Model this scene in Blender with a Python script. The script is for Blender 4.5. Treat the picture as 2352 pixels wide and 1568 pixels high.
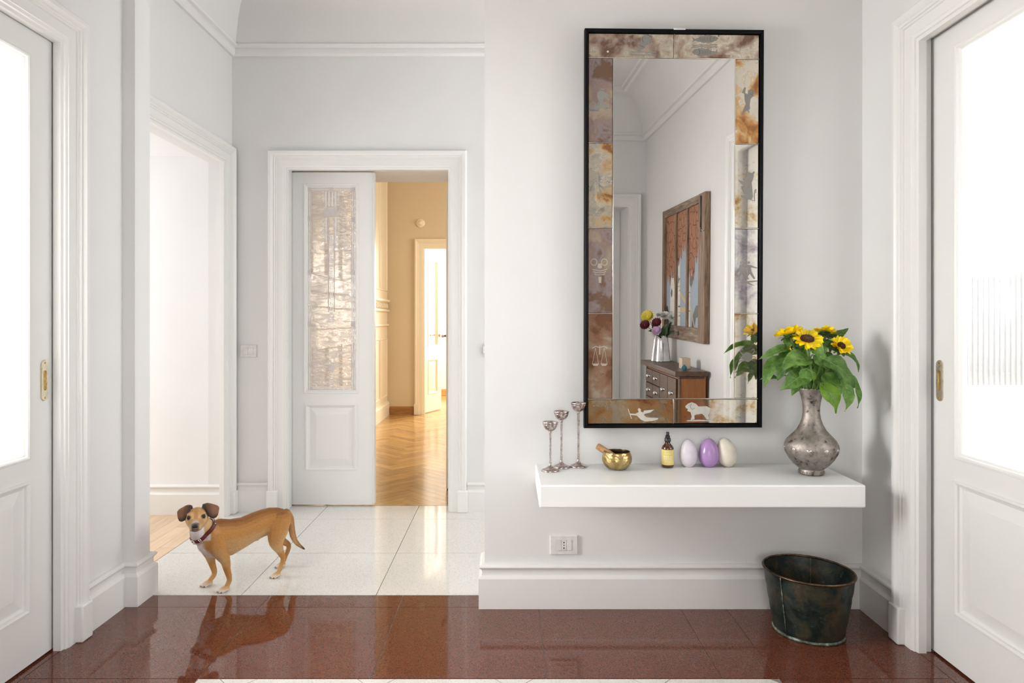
import bpy, bmesh, math, random
from mathutils import Vector, Matrix, Euler

random.seed(7)
scene = bpy.context.scene
COL = scene.collection
for o in list(bpy.data.objects):
    bpy.data.objects.remove(o)

# ------------------------------------------------------------------ camera
FPX, CX, CY, CAMZ = 1568.0, 1168.0, 735.0, 1.2
cam_d = bpy.data.cameras.new('camera')
cam_d.sensor_width = 36.0
cam_d.lens = 36.0 * FPX / 2352.0
cam_d.shift_x = (1176.0 - CX) / 2352.0
cam_d.shift_y = (CY - 784.0) / 2352.0
cam_d.clip_start = 0.02
cam = bpy.data.objects.new('camera', cam_d)
COL.objects.link(cam)
cam.location = (0, 0, CAMZ)
cam.rotation_euler = (math.pi / 2, 0, 0)
scene.camera = cam

# ------------------------------------------------------------------ world, lights, exposure
world = bpy.data.worlds.new('world')
scene.world = world
world.use_nodes = True
world.node_tree.nodes['Background'].inputs[0].default_value = (0.92, 0.95, 1.0, 1)
world.node_tree.nodes['Background'].inputs[1].default_value = 1.0
vs = scene.view_settings
vs.view_transform = 'Standard'
vs.look = 'None'
vs.gamma = 1.0
vs.use_curve_mapping = False
vs.exposure = 0.57
try:
    scene.cycles.use_denoising = True
    scene.cycles.use_adaptive_sampling = True
    scene.cycles.adaptive_threshold = 0.03
    scene.cycles.max_bounces = 7
    scene.cycles.diffuse_bounces = 4
    scene.cycles.glossy_bounces = 4
    scene.cycles.transmission_bounces = 4
    scene.cycles.transparent_max_bounces = 8
    scene.cycles.sample_clamp_indirect = 6.0
    scene.cycles.caustics_reflective = False
    scene.cycles.caustics_refractive = False
except Exception:
    pass


def area(name, loc, target, sx, sy, power, color=(1, 1, 1)):
    """area lamp"""
    l = bpy.data.lights.new(name, 'AREA')
    l.shape = 'RECTANGLE'
    l.size, l.size_y = sx, sy
    l.energy = power
    l.color = color
    o = bpy.data.objects.new(name, l)
    COL.objects.link(o)
    o.location = loc
    d = Vector(target) - Vector(loc)
    o.rotation_euler = d.to_track_quat('-Z', 'Z').to_euler()
    return o


area('window_light_side_room', (-2.75, 2.05, 1.65), (0.8, 1.75, 1.15), 0.9, 1.6, 140, (1.0, 0.995, 0.985))
area('window_light_facing_room', (3.5, 1.8, 1.7), (0, 2.1, 1.2), 1.7, 1.9, 62, (0.96, 0.98, 1.0))
area('fill_light_rear_room', (-0.2, -4.3, 1.75), (-0.1, 0, 1.5), 3.0, 2.3, 92, (0.985, 0.99, 1.0))  # fill lamp added behind the camera to brighten the entrance
area('unseen_light_hall_end', (2.05, 3.62, 1.7), (-2, 3.7, 1.3), 0.95, 1.8, 33, (0.985, 0.99, 1.0))  # unseen lamp added for the hall light falling from the right
area('window_light_parquet_corridor', (-4.2, 3.5, 1.3), (-1.5, 3.8, 1.1), 0.9, 1.7, 36, (1, 1, 1))
area('fill_light_panelled_room', (1.75, 6.9, 1.9), (-1.5, 7.2, 1.1), 1.4, 1.9, 50, (1.0, 0.90, 0.74))  # fill lamp added out of view to brighten the parquet room
area('window_light_far_room', (0.1, 10.6, 1.8), (-0.9, 8.5, 1.0), 1.8, 2.0, 175, (1.0, 0.96, 0.87))


# ------------------------------------------------------------------ helpers
def WP(px, py, Y):
    """a photo pixel at a chosen distance, as a world point"""
    return Vector(((px - CX) / FPX * Y, Y, CAMZ - (py - CY) / FPX * Y))


WL = {}          # world translation of (unrotated) parents


def setp(o, label=None, cat=None, group=None, kind=None):
    if label: o['label'] = label
    if cat: o['category'] = cat
    if group: o['group'] = group
    if kind: o['kind'] = kind
    return o


def thing(name, label, cat, loc=(0, 0, 0), group=None, kind=None):
    o = bpy.data.objects.new(name, None)
    o.empty_display_size = 0.05
    COL.objects.link(o)
    o.location = loc
    WL[o.name] = Vector(loc)
    return setp(o, label, cat, group, kind)


class MB:
    def __init__(s):
        s.v, s.f = [], []

    def add(s, vs_, fs_):
        b = len(s.v)
        s.v += [Vector(p) for p in vs_]
        s.f += [tuple(i + b for i in f) for f in fs_]
        return s

    def box(s, x0, x1, y0, y1, z0, z1):
        vs_ = [(x, y, z) for z in (z0, z1) for y in (y0, y1) for x in (x0, x1)]
        return s.add(vs_, [(0, 2, 3, 1), (4, 5, 7, 6), (0, 1, 5, 4), (2, 6, 7, 3), (0, 4, 6, 2), (1, 3, 7, 5)])

    def boxc(s, c, d):
        return s.box(c[0]-d[0]/2, c[0]+d[0]/2, c[1]-d[1]/2, c[1]+d[1]/2, c[2]-d[2]/2, c[2]+d[2]/2)

    def chamfer(s, x0, x1, y0, y1, z0, z1, c, axis):
        """box whose face on `axis` ('+x','-x','+y','-y','+z','-z') is chamfered by c"""
        b = len(s.v)
        s.box(x0, x1, y0, y1, z0, z1)
        ai = 'xyz'.index(axis[1])
        lo, hi = [(x0, x1), (y0, y1), (z0, z1)][ai]
        top = hi if axis[0] == '+' else lo
        # insert ring
        idx = [i for i in range(b, b+8) if abs(s.v[i][ai]-top) < 1e-9]
        ctr = Vector([(x0+x1)/2, (y0+y1)/2, (z0+z1)/2])
        new = {}
        for i in idx:
            p = s.v[i].copy()
            q = p.copy()
            for k in range(3):
                if k != ai:
                    q[k] += c if p[k] < ctr[k] else -c
            s.v.append(q)
            new[i] = len(s.v)-1
            s.v[i][ai] += -c if axis[0] == '+' else c
        fs_ = []
        for f in s.f[-6:]:
            if all(i in new for i in f):
                fs_.append(tuple(new[i] for i in f))
                n = len(f)
                for k in range(n):
                    a, d = f[k], f[(k+1) % n]
                    fs_.append((a, d, new[d], new[a]))
            else:
                fs_.append(f)
        s.f[-6:] = fs_
        return s

    def prism(s, poly, z0, z1):
        n = len(poly)
        b = len(s.v)
        s.v += [Vector((p[0], p[1], z0)) for p in poly] + [Vector((p[0], p[1], z1)) for p in poly]
        s.f.append(tuple(b+i for i in reversed(range(n))))
        s.f.append(tuple(b+n+i for i in range(n)))
        for i in range(n):
            j = (i+1) % n
            s.f.append((b+i, b+j, b+n+j, b+n+i))
        return s

    def lathe(s, prof, seg=32, c=(0, 0, 0), sx=1, sy=1, rot=0):
        """prof: (r,z) from bottom to top; r==0 ends become poles"""
        b = len(s.v)
        rings = []
        for r, z in prof:
            if r < 1e-7:
                s.v.append(Vector((c[0], c[1], c[2]+z)))
                rings.append([len(s.v)-1])
            else:
                ring = []
                for k in range(seg):
                    a = 2*math.pi*k/seg
                    x, y = r*math.cos(a)*sx, r*math.sin(a)*sy
                    xr = x*math.cos(rot)-y*math.sin(rot)
                    yr = x*math.sin(rot)+y*math.cos(rot)
                    s.v.append(Vector((c[0]+xr, c[1]+yr, c[2]+z)))
                    ring.append(len(s.v)-1)
                rings.append(ring)
        for A, B in zip(rings[:-1], rings[1:]):
            if len(A) == 1 and len(B) == 1:
                continue
            for k in range(seg):
                k2 = (k+1) % seg
                if len(A) == 1:
                    s.f.append((A[0], B[k2], B[k]))
                elif len(B) == 1:
                    s.f.append((A[k], A[k2], B[0]))
                else:
                    s.f.append((A[k], A[k2], B[k2], B[k]))
        return s

    def tube(s, pts, rad, seg=8, cap=True, flat=None):
        """round tube along points; rad number or list; flat=(scale, up) squashes it"""
        pts = [Vector(p) for p in pts]
        if not isinstance(rad, (list, tuple)):
            rad = [rad]*len(pts)
        rings = []
        prev = None
        for i, p in enumerate(pts):
            t = (pts[min(i+1, len(pts)-1)] - pts[max(i-1, 0)])
            if t.length < 1e-9: t = Vector((0, 0, 1))
            t.normalize()
            if prev is None:
                up = Vector((0, 0, 1)) if abs(t.z) < 0.9 else Vector((1, 0, 0))
                a = t.cross(up).normalized()
            else:
                a = (prev - t*prev.dot(t)).normalized()
            prev = a
            bb = t.cross(a)
            ring = []
            for k in range(seg):
                an = 2*math.pi*k/seg
                s.v.append(p + (a*math.cos(an) + bb*math.sin(an))*rad[i])
                ring.append(len(s.v)-1)
            rings.append(ring)
        for A, B in zip(rings[:-1], rings[1:]):
            for k in range(seg):
                s.f.append((A[k], A[(k+1) % seg], B[(k+1) % seg], B[k]))
        if cap:
            s.f.append(tuple(reversed(rings[0])))
            s.f.append(tuple(rings[-1]))
        return s

    def ball(s, c, r, seg=16, rings=10, m=None):
        b = len(s.v)
        if not hasattr(r, '__len__'): r = (r, r, r)
        prof = [(math.sin(math.pi*i/rings), -math.cos(math.pi*i/rings)) for i in range(rings+1)]
        prof[0] = (0, -1); prof[-1] = (0, 1)
        s.lathe(prof, seg)
        for i in range(b, len(s.v)):
            p = Vector((s.v[i][0]*r[0], s.v[i][1]*r[1], s.v[i][2]*r[2]))
            if m is not None: p = m @ p
            s.v[i] = p + Vector(c)
        return s

    def sweep(s, path, prof, closed=False, side=1):
        """sweep profile (offset from wall, z) along a plan polyline with mitres; offset goes to the right of travel * side"""
        n = len(path)
        P = [Vector((p[0], p[1])) for p in path]
        rows = []
        for i in range(n):
            def nrm(a, c):
                d = (c-a).normalized()
                return Vector((d.y, -d.x))*side
            if i == 0 and not closed: m_ = nrm(P[0], P[1]); k = 1
            elif i == n-1 and not closed: m_ = nrm(P[-2], P[-1]); k = 1
            else:
                n1, n2 = nrm(P[i-1], P[i]), nrm(P[i], P[(i+1) % n])
                m_ = (n1+n2)
                m_ = m_ / (1+n1.dot(n2))
                k = 1
            row = []
            for w, z in prof:
                q = P[i] + m_*w
                s.v.append(Vector((q.x, q.y, z)))
                row.append(len(s.v)-1)
            rows.append(row)
        m = len(prof)
        for i in range(n if closed else n-1):
            A, B = rows[i], rows[(i+1) % n]
            for k in range(m-1):
                s.f.append((A[k], B[k], B[k+1], A[k+1]) if side > 0 else (A[k], A[k+1], B[k+1], B[k]))
        if not closed:
            s.f.append(tuple(rows[0]))
            s.f.append(tuple(reversed(rows[-1])))
        return s

    def casing(s, u0, u1, h, prof, M, bottom=0.0):
        """door casing round an opening: local u across, v up, w out of the wall; M maps (u,v,w) to world"""
        pts = [(u0, bottom, -1, 0), (u0, h, -1, 1), (u1, h, 1, 1), (u1, bottom, 1, 0)]
        rows = []
        for (u, v, du, dv) in pts:
            row = []
            for a, w in prof:
                s.v.append(M @ Vector((u+du*a, v+dv*a, w)))
                row.append(len(s.v)-1)
            rows.append(row)
        for A, B in zip(rows[:-1], rows[1:]):
            for k in range(len(prof)-1):
                s.f.append((A[k], A[k+1], B[k+1], B[k]))
        s.f.append(tuple(rows[0])); s.f.append(tuple(reversed(rows[-1])))
        return s

    def build(s, name, mat, parent=None, smooth=False, bevel=0, local=False, seg=2, recalc=True, auto=None):
        off = Vector((0, 0, 0))
        if parent is not None and not local:
            off = WL.get(parent.name, Vector((0, 0, 0)))
        me = bpy.data.meshes.new(name)
        me.from_pydata([tuple(p-off) for p in s.v], [], s.f)
        if recalc:
            bm = bmesh.new(); bm.from_mesh(me)
            bmesh.ops.recalc_face_normals(bm, faces=bm.faces)
            bm.to_mesh(me); bm.free()
        me.update()
        return link(name, me, mat, parent, smooth, bevel, seg, auto, off)


def link(name, me, mat, parent=None, smooth=False, bevel=0, seg=2, auto=None, off=None):
    o = bpy.data.objects.new(name, me)
    COL.objects.link(o)
    if mat is not None and not me.materials:
        me.materials.append(mat)
    if parent is not None:
        o.parent = parent
        WL[o.name] = WL.get(parent.name, Vector((0, 0, 0)))
    else:
        WL[o.name] = Vector((0, 0, 0))
    if smooth or bevel or auto:
        for p in me.polygons: p.use_smooth = True
    if auto or bevel:
        me.set_sharp_from_angle(angle=math.radians(auto or 30))
    if bevel:
        m = o.modifiers.new('edge', 'BEVEL')
        m.width = bevel; m.segments = seg; m.limit_method = 'ANGLE'; m.angle_limit = math.radians(40)
        m.harden_normals = False
    return o


def copy_part(o, name, parent, loc=(0, 0, 0), rot=None, scale=None):
    c = bpy.data.objects.new(name, o.data)
    COL.objects.link(c)
    c.parent = parent
    c.location = loc
    if rot is not None: c.rotation_euler = rot
    if scale is not None: c.scale = scale
    return c


def clip(poly, x0, x1, y0, y1):
    def cut(P, f):
        out = []
        for i in range(len(P)):
            a, b = P[i], P[(i+1) % len(P)]
            fa, fb = f(a), f(b)
            if fa >= 0: out.append(a)
            if fa*fb < 0:
                t = fa/(fa-fb)
                out.append((a[0]+(b[0]-a[0])*t, a[1]+(b[1]-a[1])*t))
        return out
    for f in (lambda p: p[0]-x0, lambda p: x1-p[0], lambda p: p[1]-y0, lambda p: y1-p[1]):
        poly = cut(poly, f)
        if len(poly) < 3: return []
    return poly


def poly_area(P):
    return abs(sum(P[i][0]*P[(i+1) % len(P)][1]-P[(i+1) % len(P)][0]*P[i][1] for i in range(len(P))))/2


def spline(pts, n=8):
    """Catmull-Rom through points"""
    P = [Vector(p) for p in pts]
    P = [P[0]*2-P[1]] + P + [P[-1]*2-P[-2]]
    out = []
    for i in range(1, len(P)-2):
        for k in range(n):
            t = k/n
            a, b, c, d = P[i-1], P[i], P[i+1], P[i+2]
            out.append(0.5*((2*b)+(c-a)*t+(2*a-5*b+4*c-d)*t*t+(3*b-a-3*c+d)*t**3))
    out.append(P[-2])
    return out


# ------------------------------------------------------------------ materials
def new_mat(name):
    m = bpy.data.materials.new(name)
    m.use_nodes = True
    nt = m.node_tree
    b = nt.nodes['Principled BSDF']
    return m, nt, b


def N(nt, typ, **kw):
    n = nt.nodes.new(typ)
    for k, v in kw.items():
        if k == 'inp':
            for kk, vv in v.items(): n.inputs[kk].default_value = vv
        else:
            setattr(n, k, v)
    return n


def coords(nt, kind='pos', scale=(1, 1, 1)):
    if kind == 'pos':
        src = N(nt, 'ShaderNodeNewGeometry').outputs['Position']
    else:
        src = N(nt, 'ShaderNodeTexCoord').outputs['Object']
    mp = N(nt, 'ShaderNodeMapping')
    mp.inputs['Scale'].default_value = scale
    nt.links.new(src, mp.inputs['Vector'])
    return mp.outputs['Vector']


def noise(nt, vec, scale, detail=3, rough=0.5, dist=0.0):
    n = N(nt, 'ShaderNodeTexNoise')
    n.inputs['Scale'].default_value = scale
    n.inputs['Detail'].default_value = detail
    n.inputs['Roughness'].default_value = rough
    n.inputs['Distortion'].default_value = dist
    nt.links.new(vec, n.inputs['Vector'])
    return n


def ramp(nt, fac, stops, interp='LINEAR'):
    r = N(nt, 'ShaderNodeValToRGB')
    r.color_ramp.interpolation = interp
    el = r.color_ramp.elements
    while len(el) < len(stops): el.new(0.5)
    for e, (p, c) in zip(el, stops):
        e.position = p
        e.color = (*c, 1) if len(c) == 3 else c
    nt.links.new(fac, r.inputs['Fac'])
    return r.outputs['Color']


def mixc(nt, fac, a, b, mode='MIX'):
    m = N(nt, 'ShaderNodeMix', data_type='RGBA', blend_type=mode)
    for sock, val in ((m.inputs[0], fac), (m.inputs[6], a), (m.inputs[7], b)):
        if hasattr(val, 'links'): nt.links.new(val, sock)
        elif isinstance(val, (int, float)): sock.default_value = val
        else: sock.default_value = (*val, 1)
    return m.outputs[2]


def bump(nt, b, h, strength=0.1, dist=0.01):
    n = N(nt, 'ShaderNodeBump')
    n.inputs['Strength'].default_value = strength
    n.inputs['Distance'].default_value = dist
    nt.links.new(h, n.inputs['Height'])
    nt.links.new(n.outputs['Normal'], b.inputs['Normal'])


def paint(name, col, rough=0.55, var=0.015, bmp=0.03, spec=0.4):
    m, nt, b = new_mat(name)
    v = coords(nt)
    n = noise(nt, v, 2.2, 4)
    c2 = tuple(max(0, x*(1-var*2)) for x in col)
    nt.links.new(ramp(nt, n.outputs['Fac'], [(0.3, c2), (0.7, col)]), b.inputs['Base Color'])
    b.inputs['Roughness'].default_value = rough
    b.inputs['Specular IOR Level'].default_value = spec
    if bmp:
        bump(nt, b, noise(nt, v, 160, 3).outputs['Fac'], bmp, 0.004)
    return m


def plain(name, col, rough=0.5, metal=0.0, spec=0.5, **kw):
    m, nt, b = new_mat(name)
    v = coords(nt, 'obj')
    n = noise(nt, v, 40, 3)
    c2 = tuple(x*0.9 for x in col)
    nt.links.new(ramp(nt, n.outputs['Fac'], [(0.35, c2), (0.65, col)]), b.inputs['Base Color'])
    b.inputs['Roughness'].default_value = rough
    b.inputs['Metallic'].default_value = metal
    b.inputs['Specular IOR Level'].default_value = spec
    for k, val in kw.items():
        b.inputs[k.replace('_', ' ')].default_value = val
    return m


def terrazzo(name, base, dark, light, rough, ior, dark_pos=0.30, scale=230):
    m, nt, b = new_mat(name)
    v = coords(nt)
    vo = N(nt, 'ShaderNodeTexVoronoi')
    vo.inputs['Scale'].default_value = scale
    nt.links.new(v, vo.inputs['Vector'])
    sep = N(nt, 'ShaderNodeSeparateColor')
    nt.links.new(vo.outputs['Color'], sep.inputs[0])
    c = ramp(nt, sep.outputs[0], [(0.0, dark), (dark_pos, dark), (dark_pos+0.04, base), (0.9, base), (0.95, light)])
    big = noise(nt, v, 1.6, 3)
    c = mixc(nt, 0.25, c, mixc(nt, big.outputs['Fac'], tuple(x*0.75 for x in base), tuple(min(1, x*1.15) for x in base)))
    nt.links.new(c, b.inputs['Base Color'])
    rn = noise(nt, v, 6, 4)
    mr = N(nt, 'ShaderNodeMapRange')
    mr.inputs['To Min'].default_value = rough*0.6
    mr.inputs['To Max'].default_value = rough*1.5
    nt.links.new(rn.outputs['Fac'], mr.inputs['Value'])
    nt.links.new(mr.outputs[0], b.inputs['Roughness'])
    b.inputs['IOR'].default_value = ior
    return m


def wood(name, c1, c2, c3, rough=0.3, axis='Y', scale=6, rand=0.35, kind='obj', bmp=0.05, ior=1.5):
    m, nt, b = new_mat(name)
    sc = {'X': (1, 9, 9), 'Y': (9, 1, 9), 'Z': (9, 9, 1)}[axis]
    v = coords(nt, kind, sc)
    oi = N(nt, 'ShaderNodeObjectInfo')
    add = N(nt, 'ShaderNodeVectorMath', operation='ADD')
    mul = N(nt, 'ShaderNodeVectorMath', operation='SCALE')
    cmb = N(nt, 'ShaderNodeCombineXYZ')
    for i in range(3): nt.links.new(oi.outputs['Random'], cmb.inputs[i])
    nt.links.new(cmb.outputs[0], mul.inputs[0]); mul.inputs['Scale'].default_value = 37.0
    nt.links.new(v, add.inputs[0]); nt.links.new(mul.outputs[0], add.inputs[1])
    n = noise(nt, add.outputs[0], scale, 6, 0.6, 0.4)
    c = ramp(nt, n.outputs['Fac'], [(0.28, c1), (0.5, c2), (0.72, c3)])
    hsv = N(nt, 'ShaderNodeHueSaturation')
    mr = N(nt, 'ShaderNodeMapRange')
    mr.inputs['To Min'].default_value = 1-rand
    mr.inputs['To Max'].default_value = 1+rand
    nt.links.new(oi.outputs['Random'], mr.inputs['Value'])
    nt.links.new(mr.outputs[0], hsv.inputs['Value'])
    nt.links.new(c, hsv.inputs['Color'])
    nt.links.new(hsv.outputs[0], b.inputs['Base Color'])
    b.inputs['Roughness'].default_value = rough
    b.inputs['IOR'].default_value = ior
    if bmp: bump(nt, b, n.outputs['Fac'], bmp, 0.003)
    return m


def metal_worn(name, stops, scale, rough, dist=0.6, bmp=0.1, metallic=1.0, detail=6, kind='obj'):
    m, nt, b = new_mat(name)
    v = coords(nt, kind)
    n = noise(nt, v, scale, detail, 0.65, dist)
    nt.links.new(ramp(nt, n.outputs['Fac'], stops), b.inputs['Base Color'])
    b.inputs['Metallic'].default_value = metallic
    n2 = noise(nt, v, scale*2.5, 4)
    mr = N(nt, 'ShaderNodeMapRange')
    mr.inputs['To Min'].default_value = rough*0.7
    mr.inputs['To Max'].default_value = rough*1.4
    nt.links.new(n2.outputs['Fac'], mr.inputs['Value'])
    nt.links.new(mr.outputs[0], b.inputs['Roughness'])
    if bmp: bump(nt, b, n2.outputs['Fac'], bmp, 0.004)
    return m


def pane_mat(name, tint, transp, transl, gloss, hammered=0.0, ribs=0.0, tscale=(30, 30, 30)):
    """obscured door glass: part of the light goes straight through, part is scattered"""
    m = bpy.data.materials.new(name)
    m.use_nodes = True
    nt = m.node_tree
    nt.nodes.clear()
    out = N(nt, 'ShaderNodeOutputMaterial')
    tr = N(nt, 'ShaderNodeBsdfTransparent'); tr.inputs[0].default_value = (*tint, 1)
    tl = N(nt, 'ShaderNodeBsdfTranslucent'); tl.inputs[0].default_value = (*tint, 1)
    gl = N(nt, 'ShaderNodeBsdfGlossy'); gl.inputs['Roughness'].default_value = 0.08
    a = N(nt, 'ShaderNodeMixShader'); a.inputs[0].default_value = transl/(transl+transp)
    nt.links.new(tr.outputs[0], a.inputs[1]); nt.links.new(tl.outputs[0], a.inputs[2])
    b = N(nt, 'ShaderNodeMixShader'); b.inputs[0].default_value = gloss
    nt.links.new(a.outputs[0], b.inputs[1]); nt.links.new(gl.outputs[0], b.inputs[2])
    nt.links.new(b.outputs[0], out.inputs[0])
    if hammered:
        v = coords(nt, 'pos', tscale)
        n = noise(nt, v, 1.0, 3, 0.5, 0.5)
        bp = N(nt, 'ShaderNodeBump'); bp.inputs['Strength'].default_value = hammered; bp.inputs['Distance'].default_value = 0.02
        nt.links.new(n.outputs['Fac'], bp.inputs['Height'])
        nt.links.new(bp.outputs[0], gl.inputs['Normal'])
    return m


M = {}
M['wall'] = paint('wall_paint', (0.80, 0.795, 0.785), 0.6)
M['trim'] = paint('trim_enamel', (0.83, 0.825, 0.805), 0.35, 0.01, 0.015)
M['ceil'] = paint('ceiling_paint', (0.82, 0.81, 0.795), 0.7)
M['white_room'] = paint('side_room_paint', (0.88, 0.88, 0.885), 0.7)
M['beige_wall'] = paint('beige_wall_paint', (0.64, 0.53, 0.375), 0.6)
M['cream_panel'] = paint('cream_panel_paint', (0.80, 0.71, 0.56), 0.4)
M['shelf'] = paint('shelf_lacquer', (0.88, 0.875, 0.855), 0.35, 0.008, 0.0)
M['red'] = terrazzo('red_terrazzo', (0.150, 0.043, 0.022), (0.055, 0.017, 0.011), (0.18, 0.06, 0.035), 0.03, 1.58, 0.22, 480)
M['white_tile'] = terrazzo('white_terrazzo', (0.74, 0.725, 0.68), (0.52, 0.50, 0.46), (0.80, 0.79, 0.76), 0.06, 1.55, 0.10, 330)
M['grout_pale'] = plain('pale_grout', (0.50, 0.38, 0.33), 0.8)
M['grout_dark'] = plain('dark_grout', (0.22, 0.21, 0.20), 0.85)
M['plank'] = wood('pale_oak_plank', (0.62, 0.44, 0.28), (0.72, 0.53, 0.35), (0.78, 0.60, 0.42), 0.35, 'Y', 4, 0.12, 'pos')
M['parquet_a'] = wood('oak_parquet_a', (0.36, 0.195, 0.068), (0.48, 0.28, 0.102), (0.56, 0.35, 0.145), 0.16, 'X', 5, 0.22, 'obj')
M['wood_base'] = wood('oak_skirting', (0.25, 0.11, 0.03), (0.36, 0.17, 0.05), (0.44, 0.22, 0.07), 0.4, 'X', 4, 0.05, 'pos')
M['black'] = plain('black_lacquer', (0.004, 0.005, 0.006), 0.42, 0, 0.12)
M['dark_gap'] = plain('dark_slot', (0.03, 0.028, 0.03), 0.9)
M['brass'] = metal_worn('satin_brass', [(0.3, (0.68, 0.60, 0.42)), (0.7, (0.86, 0.80, 0.64))], 30, 0.28, bmp=0.02)
M['brass_dark'] = metal_worn('tarnished_brass', [(0.3, (0.36, 0.22, 0.06)), (0.7, (0.60, 0.42, 0.16))], 40, 0.4, bmp=0.05)
M['bronze'] = metal_worn('aged_bronze', [(0.3, (0.20, 0.13, 0.08)), (0.7, (0.42, 0.30, 0.20))], 40, 0.35, bmp=0.05)
M['plastic'] = plain('white_plastic', (0.80, 0.79, 0.77), 0.35)
M['hole'] = plain('socket_hole', (0.01, 0.01, 0.01), 0.9)
M['pane_l'] = pane_mat('reeded_glass', (0.97, 0.97, 0.96), 0.62, 0.38, 0.05)
M['pane_r'] = pane_mat('reeded_glass_cool', (0.97, 0.98, 0.99), 0.84, 0.16, 0.05)
def hammered_mat():
    m = bpy.data.materials.new('hammered_glass')
    m.use_nodes = True
    nt = m.node_tree
    nt.nodes.clear()
    out = N(nt, 'ShaderNodeOutputMaterial')
    v = coords(nt, 'pos', (13, 13, 34))
    n = noise(nt, v, 1.0, 3, 0.55, 1.2)
    v2 = coords(nt, 'pos', (7, 7, 2.2))
    n2 = noise(nt, v2, 1.0, 2, 0.5, 0.8)
    tr = N(nt, 'ShaderNodeBsdfTransparent'); tr.inputs[0].default_value = (0.93, 0.90, 0.88, 1)
    df = N(nt, 'ShaderNodeBsdfDiffuse'); df.inputs[0].default_value = (0.53, 0.485, 0.465, 1)
    tl = N(nt, 'ShaderNodeBsdfTranslucent'); tl.inputs[0].default_value = (0.72, 0.70, 0.69, 1)
    gl = N(nt, 'ShaderNodeBsdfGlossy'); gl.inputs['Roughness'].default_value = 0.12
    bp = N(nt, 'ShaderNodeBump'); bp.inputs['Strength'].default_value = 0.7; bp.inputs['Distance'].default_value = 0.02
    nt.links.new(n.outputs['Fac'], bp.inputs['Height']); nt.links.new(bp.outputs[0], gl.inputs['Normal'])
    a = N(nt, 'ShaderNodeMixShader'); nt.links.new(df.outputs[0], a.inputs[1]); nt.links.new(tl.outputs[0], a.inputs[2]); a.inputs[0].default_value = 0.35
    b = N(nt, 'ShaderNodeMixShader'); nt.links.new(a.outputs[0], b.inputs[1]); nt.links.new(tr.outputs[0], b.inputs[2])
    mul = N(nt, 'ShaderNodeMath', operation='MULTIPLY')
    f1 = ramp(nt, n.outputs['Fac'], [(0.40, (0.15,)*3), (0.60, (0.60,)*3)]); f2 = ramp(nt, n2.outputs['Fac'], [(0.40, (0.35,)*3), (0.60, (1.0,)*3)])
    nt.links.new(f1, mul.inputs[0]); nt.links.new(f2, mul.inputs[1]); nt.links.new(mul.outputs[0], b.inputs[0])
    c = N(nt, 'ShaderNodeMixShader'); c.inputs[0].default_value = 0.24
    nt.links.new(b.outputs[0], c.inputs[1]); nt.links.new(gl.outputs[0], c.inputs[2]); nt.links.new(c.outputs[0], out.inputs[0])
    return m


M['pane_b'] = hammered_mat()
M['pane_clear'] = pane_mat('clear_glass', (0.98, 0.97, 0.93), 0.9, 0.1, 0.06)
M['etch'] = plain('etched_glass', (0.86, 0.84, 0.82), 0.35)
M['etch_dim'] = plain('etched_glass_matte', (0.66, 0.60, 0.575), 0.5)


# ------------------------------------------------------------------ room shell
XL, XR, YM, YR = -1.628, 1.482, 2.86, -0.88        # entrance: side walls, mirror wall, wall behind the camera
DL0, DL1, DR0, DR1, DH = 1.42, 2.49, 1.42, 2.473, 2.22  # pocket door openings
XH, YF = -1.737, 4.29                               # hall: side wall, far wall
CEIL = 3.22


def struct(o, label=None):
    o['kind'] = 'structure'
    if label: o['label'] = label
    return o


def boxes(name, L, mat, label=None, bevel=0):
    mb = MB()
    for b in L: mb.box(*b)
    return struct(mb.build(name, mat, bevel=bevel), label)


boxes('wall_left', [
    (-1.80, XL, -1.10, DL0, 0, 3.4), (-1.80, XL, 2.65, 2.88, 0, 3.4), (-1.80, XL, DL0, 2.65, DH, 3.4),
    (-1.654, XL, DL1, 2.65, 0, DH), (-1.80, -1.704, DL1, 2.65, 0, DH),
    (-1.80, -1.576, 2.88, 3.0, 0, 3.4)], M['wall'], 'off-white wall of the entrance around the pocket door with stepped pier')
boxes('wall_right', [
    (XR, 1.66, -1.10, DR0, 0, 3.4), (XR, 1.66, 2.63, 2.86, 0, 3.4), (XR, 1.66, DR0, 2.63, DH, 3.4),
    (XR, 1.531, DR1, 2.63, 0, DH), (1.584, 1.66, DR1, 2.63, 0, DH)], M['wall'], 'off-white wall beside the vase with the pocket door')
boxes('wall_front', [(-0.10, 2.30, YM, 3.0, 0, 3.4), (-1.576, -0.10, 2.88, 3.0, 2.72, 3.4)], M['wall'],
      'off-white wall that carries the mirror and the shelf')
boxes('wall_rear', [(-1.80, -1.2, -1.36, YR, 0, 3.4), (1.33, 1.66, -1.36, YR, 0, 3.4), (-1.2, 1.33, -1.36, YR, 2.2, 3.4)], M['wall'],
      'wall behind the viewer with a deep doorway')
boxes('wall_hall_left', [(-1.86, XH, 3.0, 3.08, 0, 3.4), (-1.86, XH, 4.23, YF, 0, 3.4), (-1.750, XH, 4.17, 4.23, 0, 2.175), (-1.86, XH, 3.08, 4.23, 2.175, 3.4)], M['wall'],
      'hall side wall with an open doorway to a wood-floored corridor')
boxes('wall_hall_far', [
    (-1.86, -1.62, YF, 4.78, 0, 3.4), (-0.365, 2.30, YF, 4.78, 0, 3.4), (-1.62, -0.365, YF, 4.78, 2.165, 3.4),
    (-1.62, -1.40, YF, 4.411, 0, 2.165), (-1.62, -1.40, 4.462, 4.78, 0, 2.165)], M['wall'],
      'far hall wall with the half open sliding door')
boxes('wall_hall_end', [(2.2, 2.3, 3.0, YF, 0, 3.4)], M['wall'])
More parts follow.
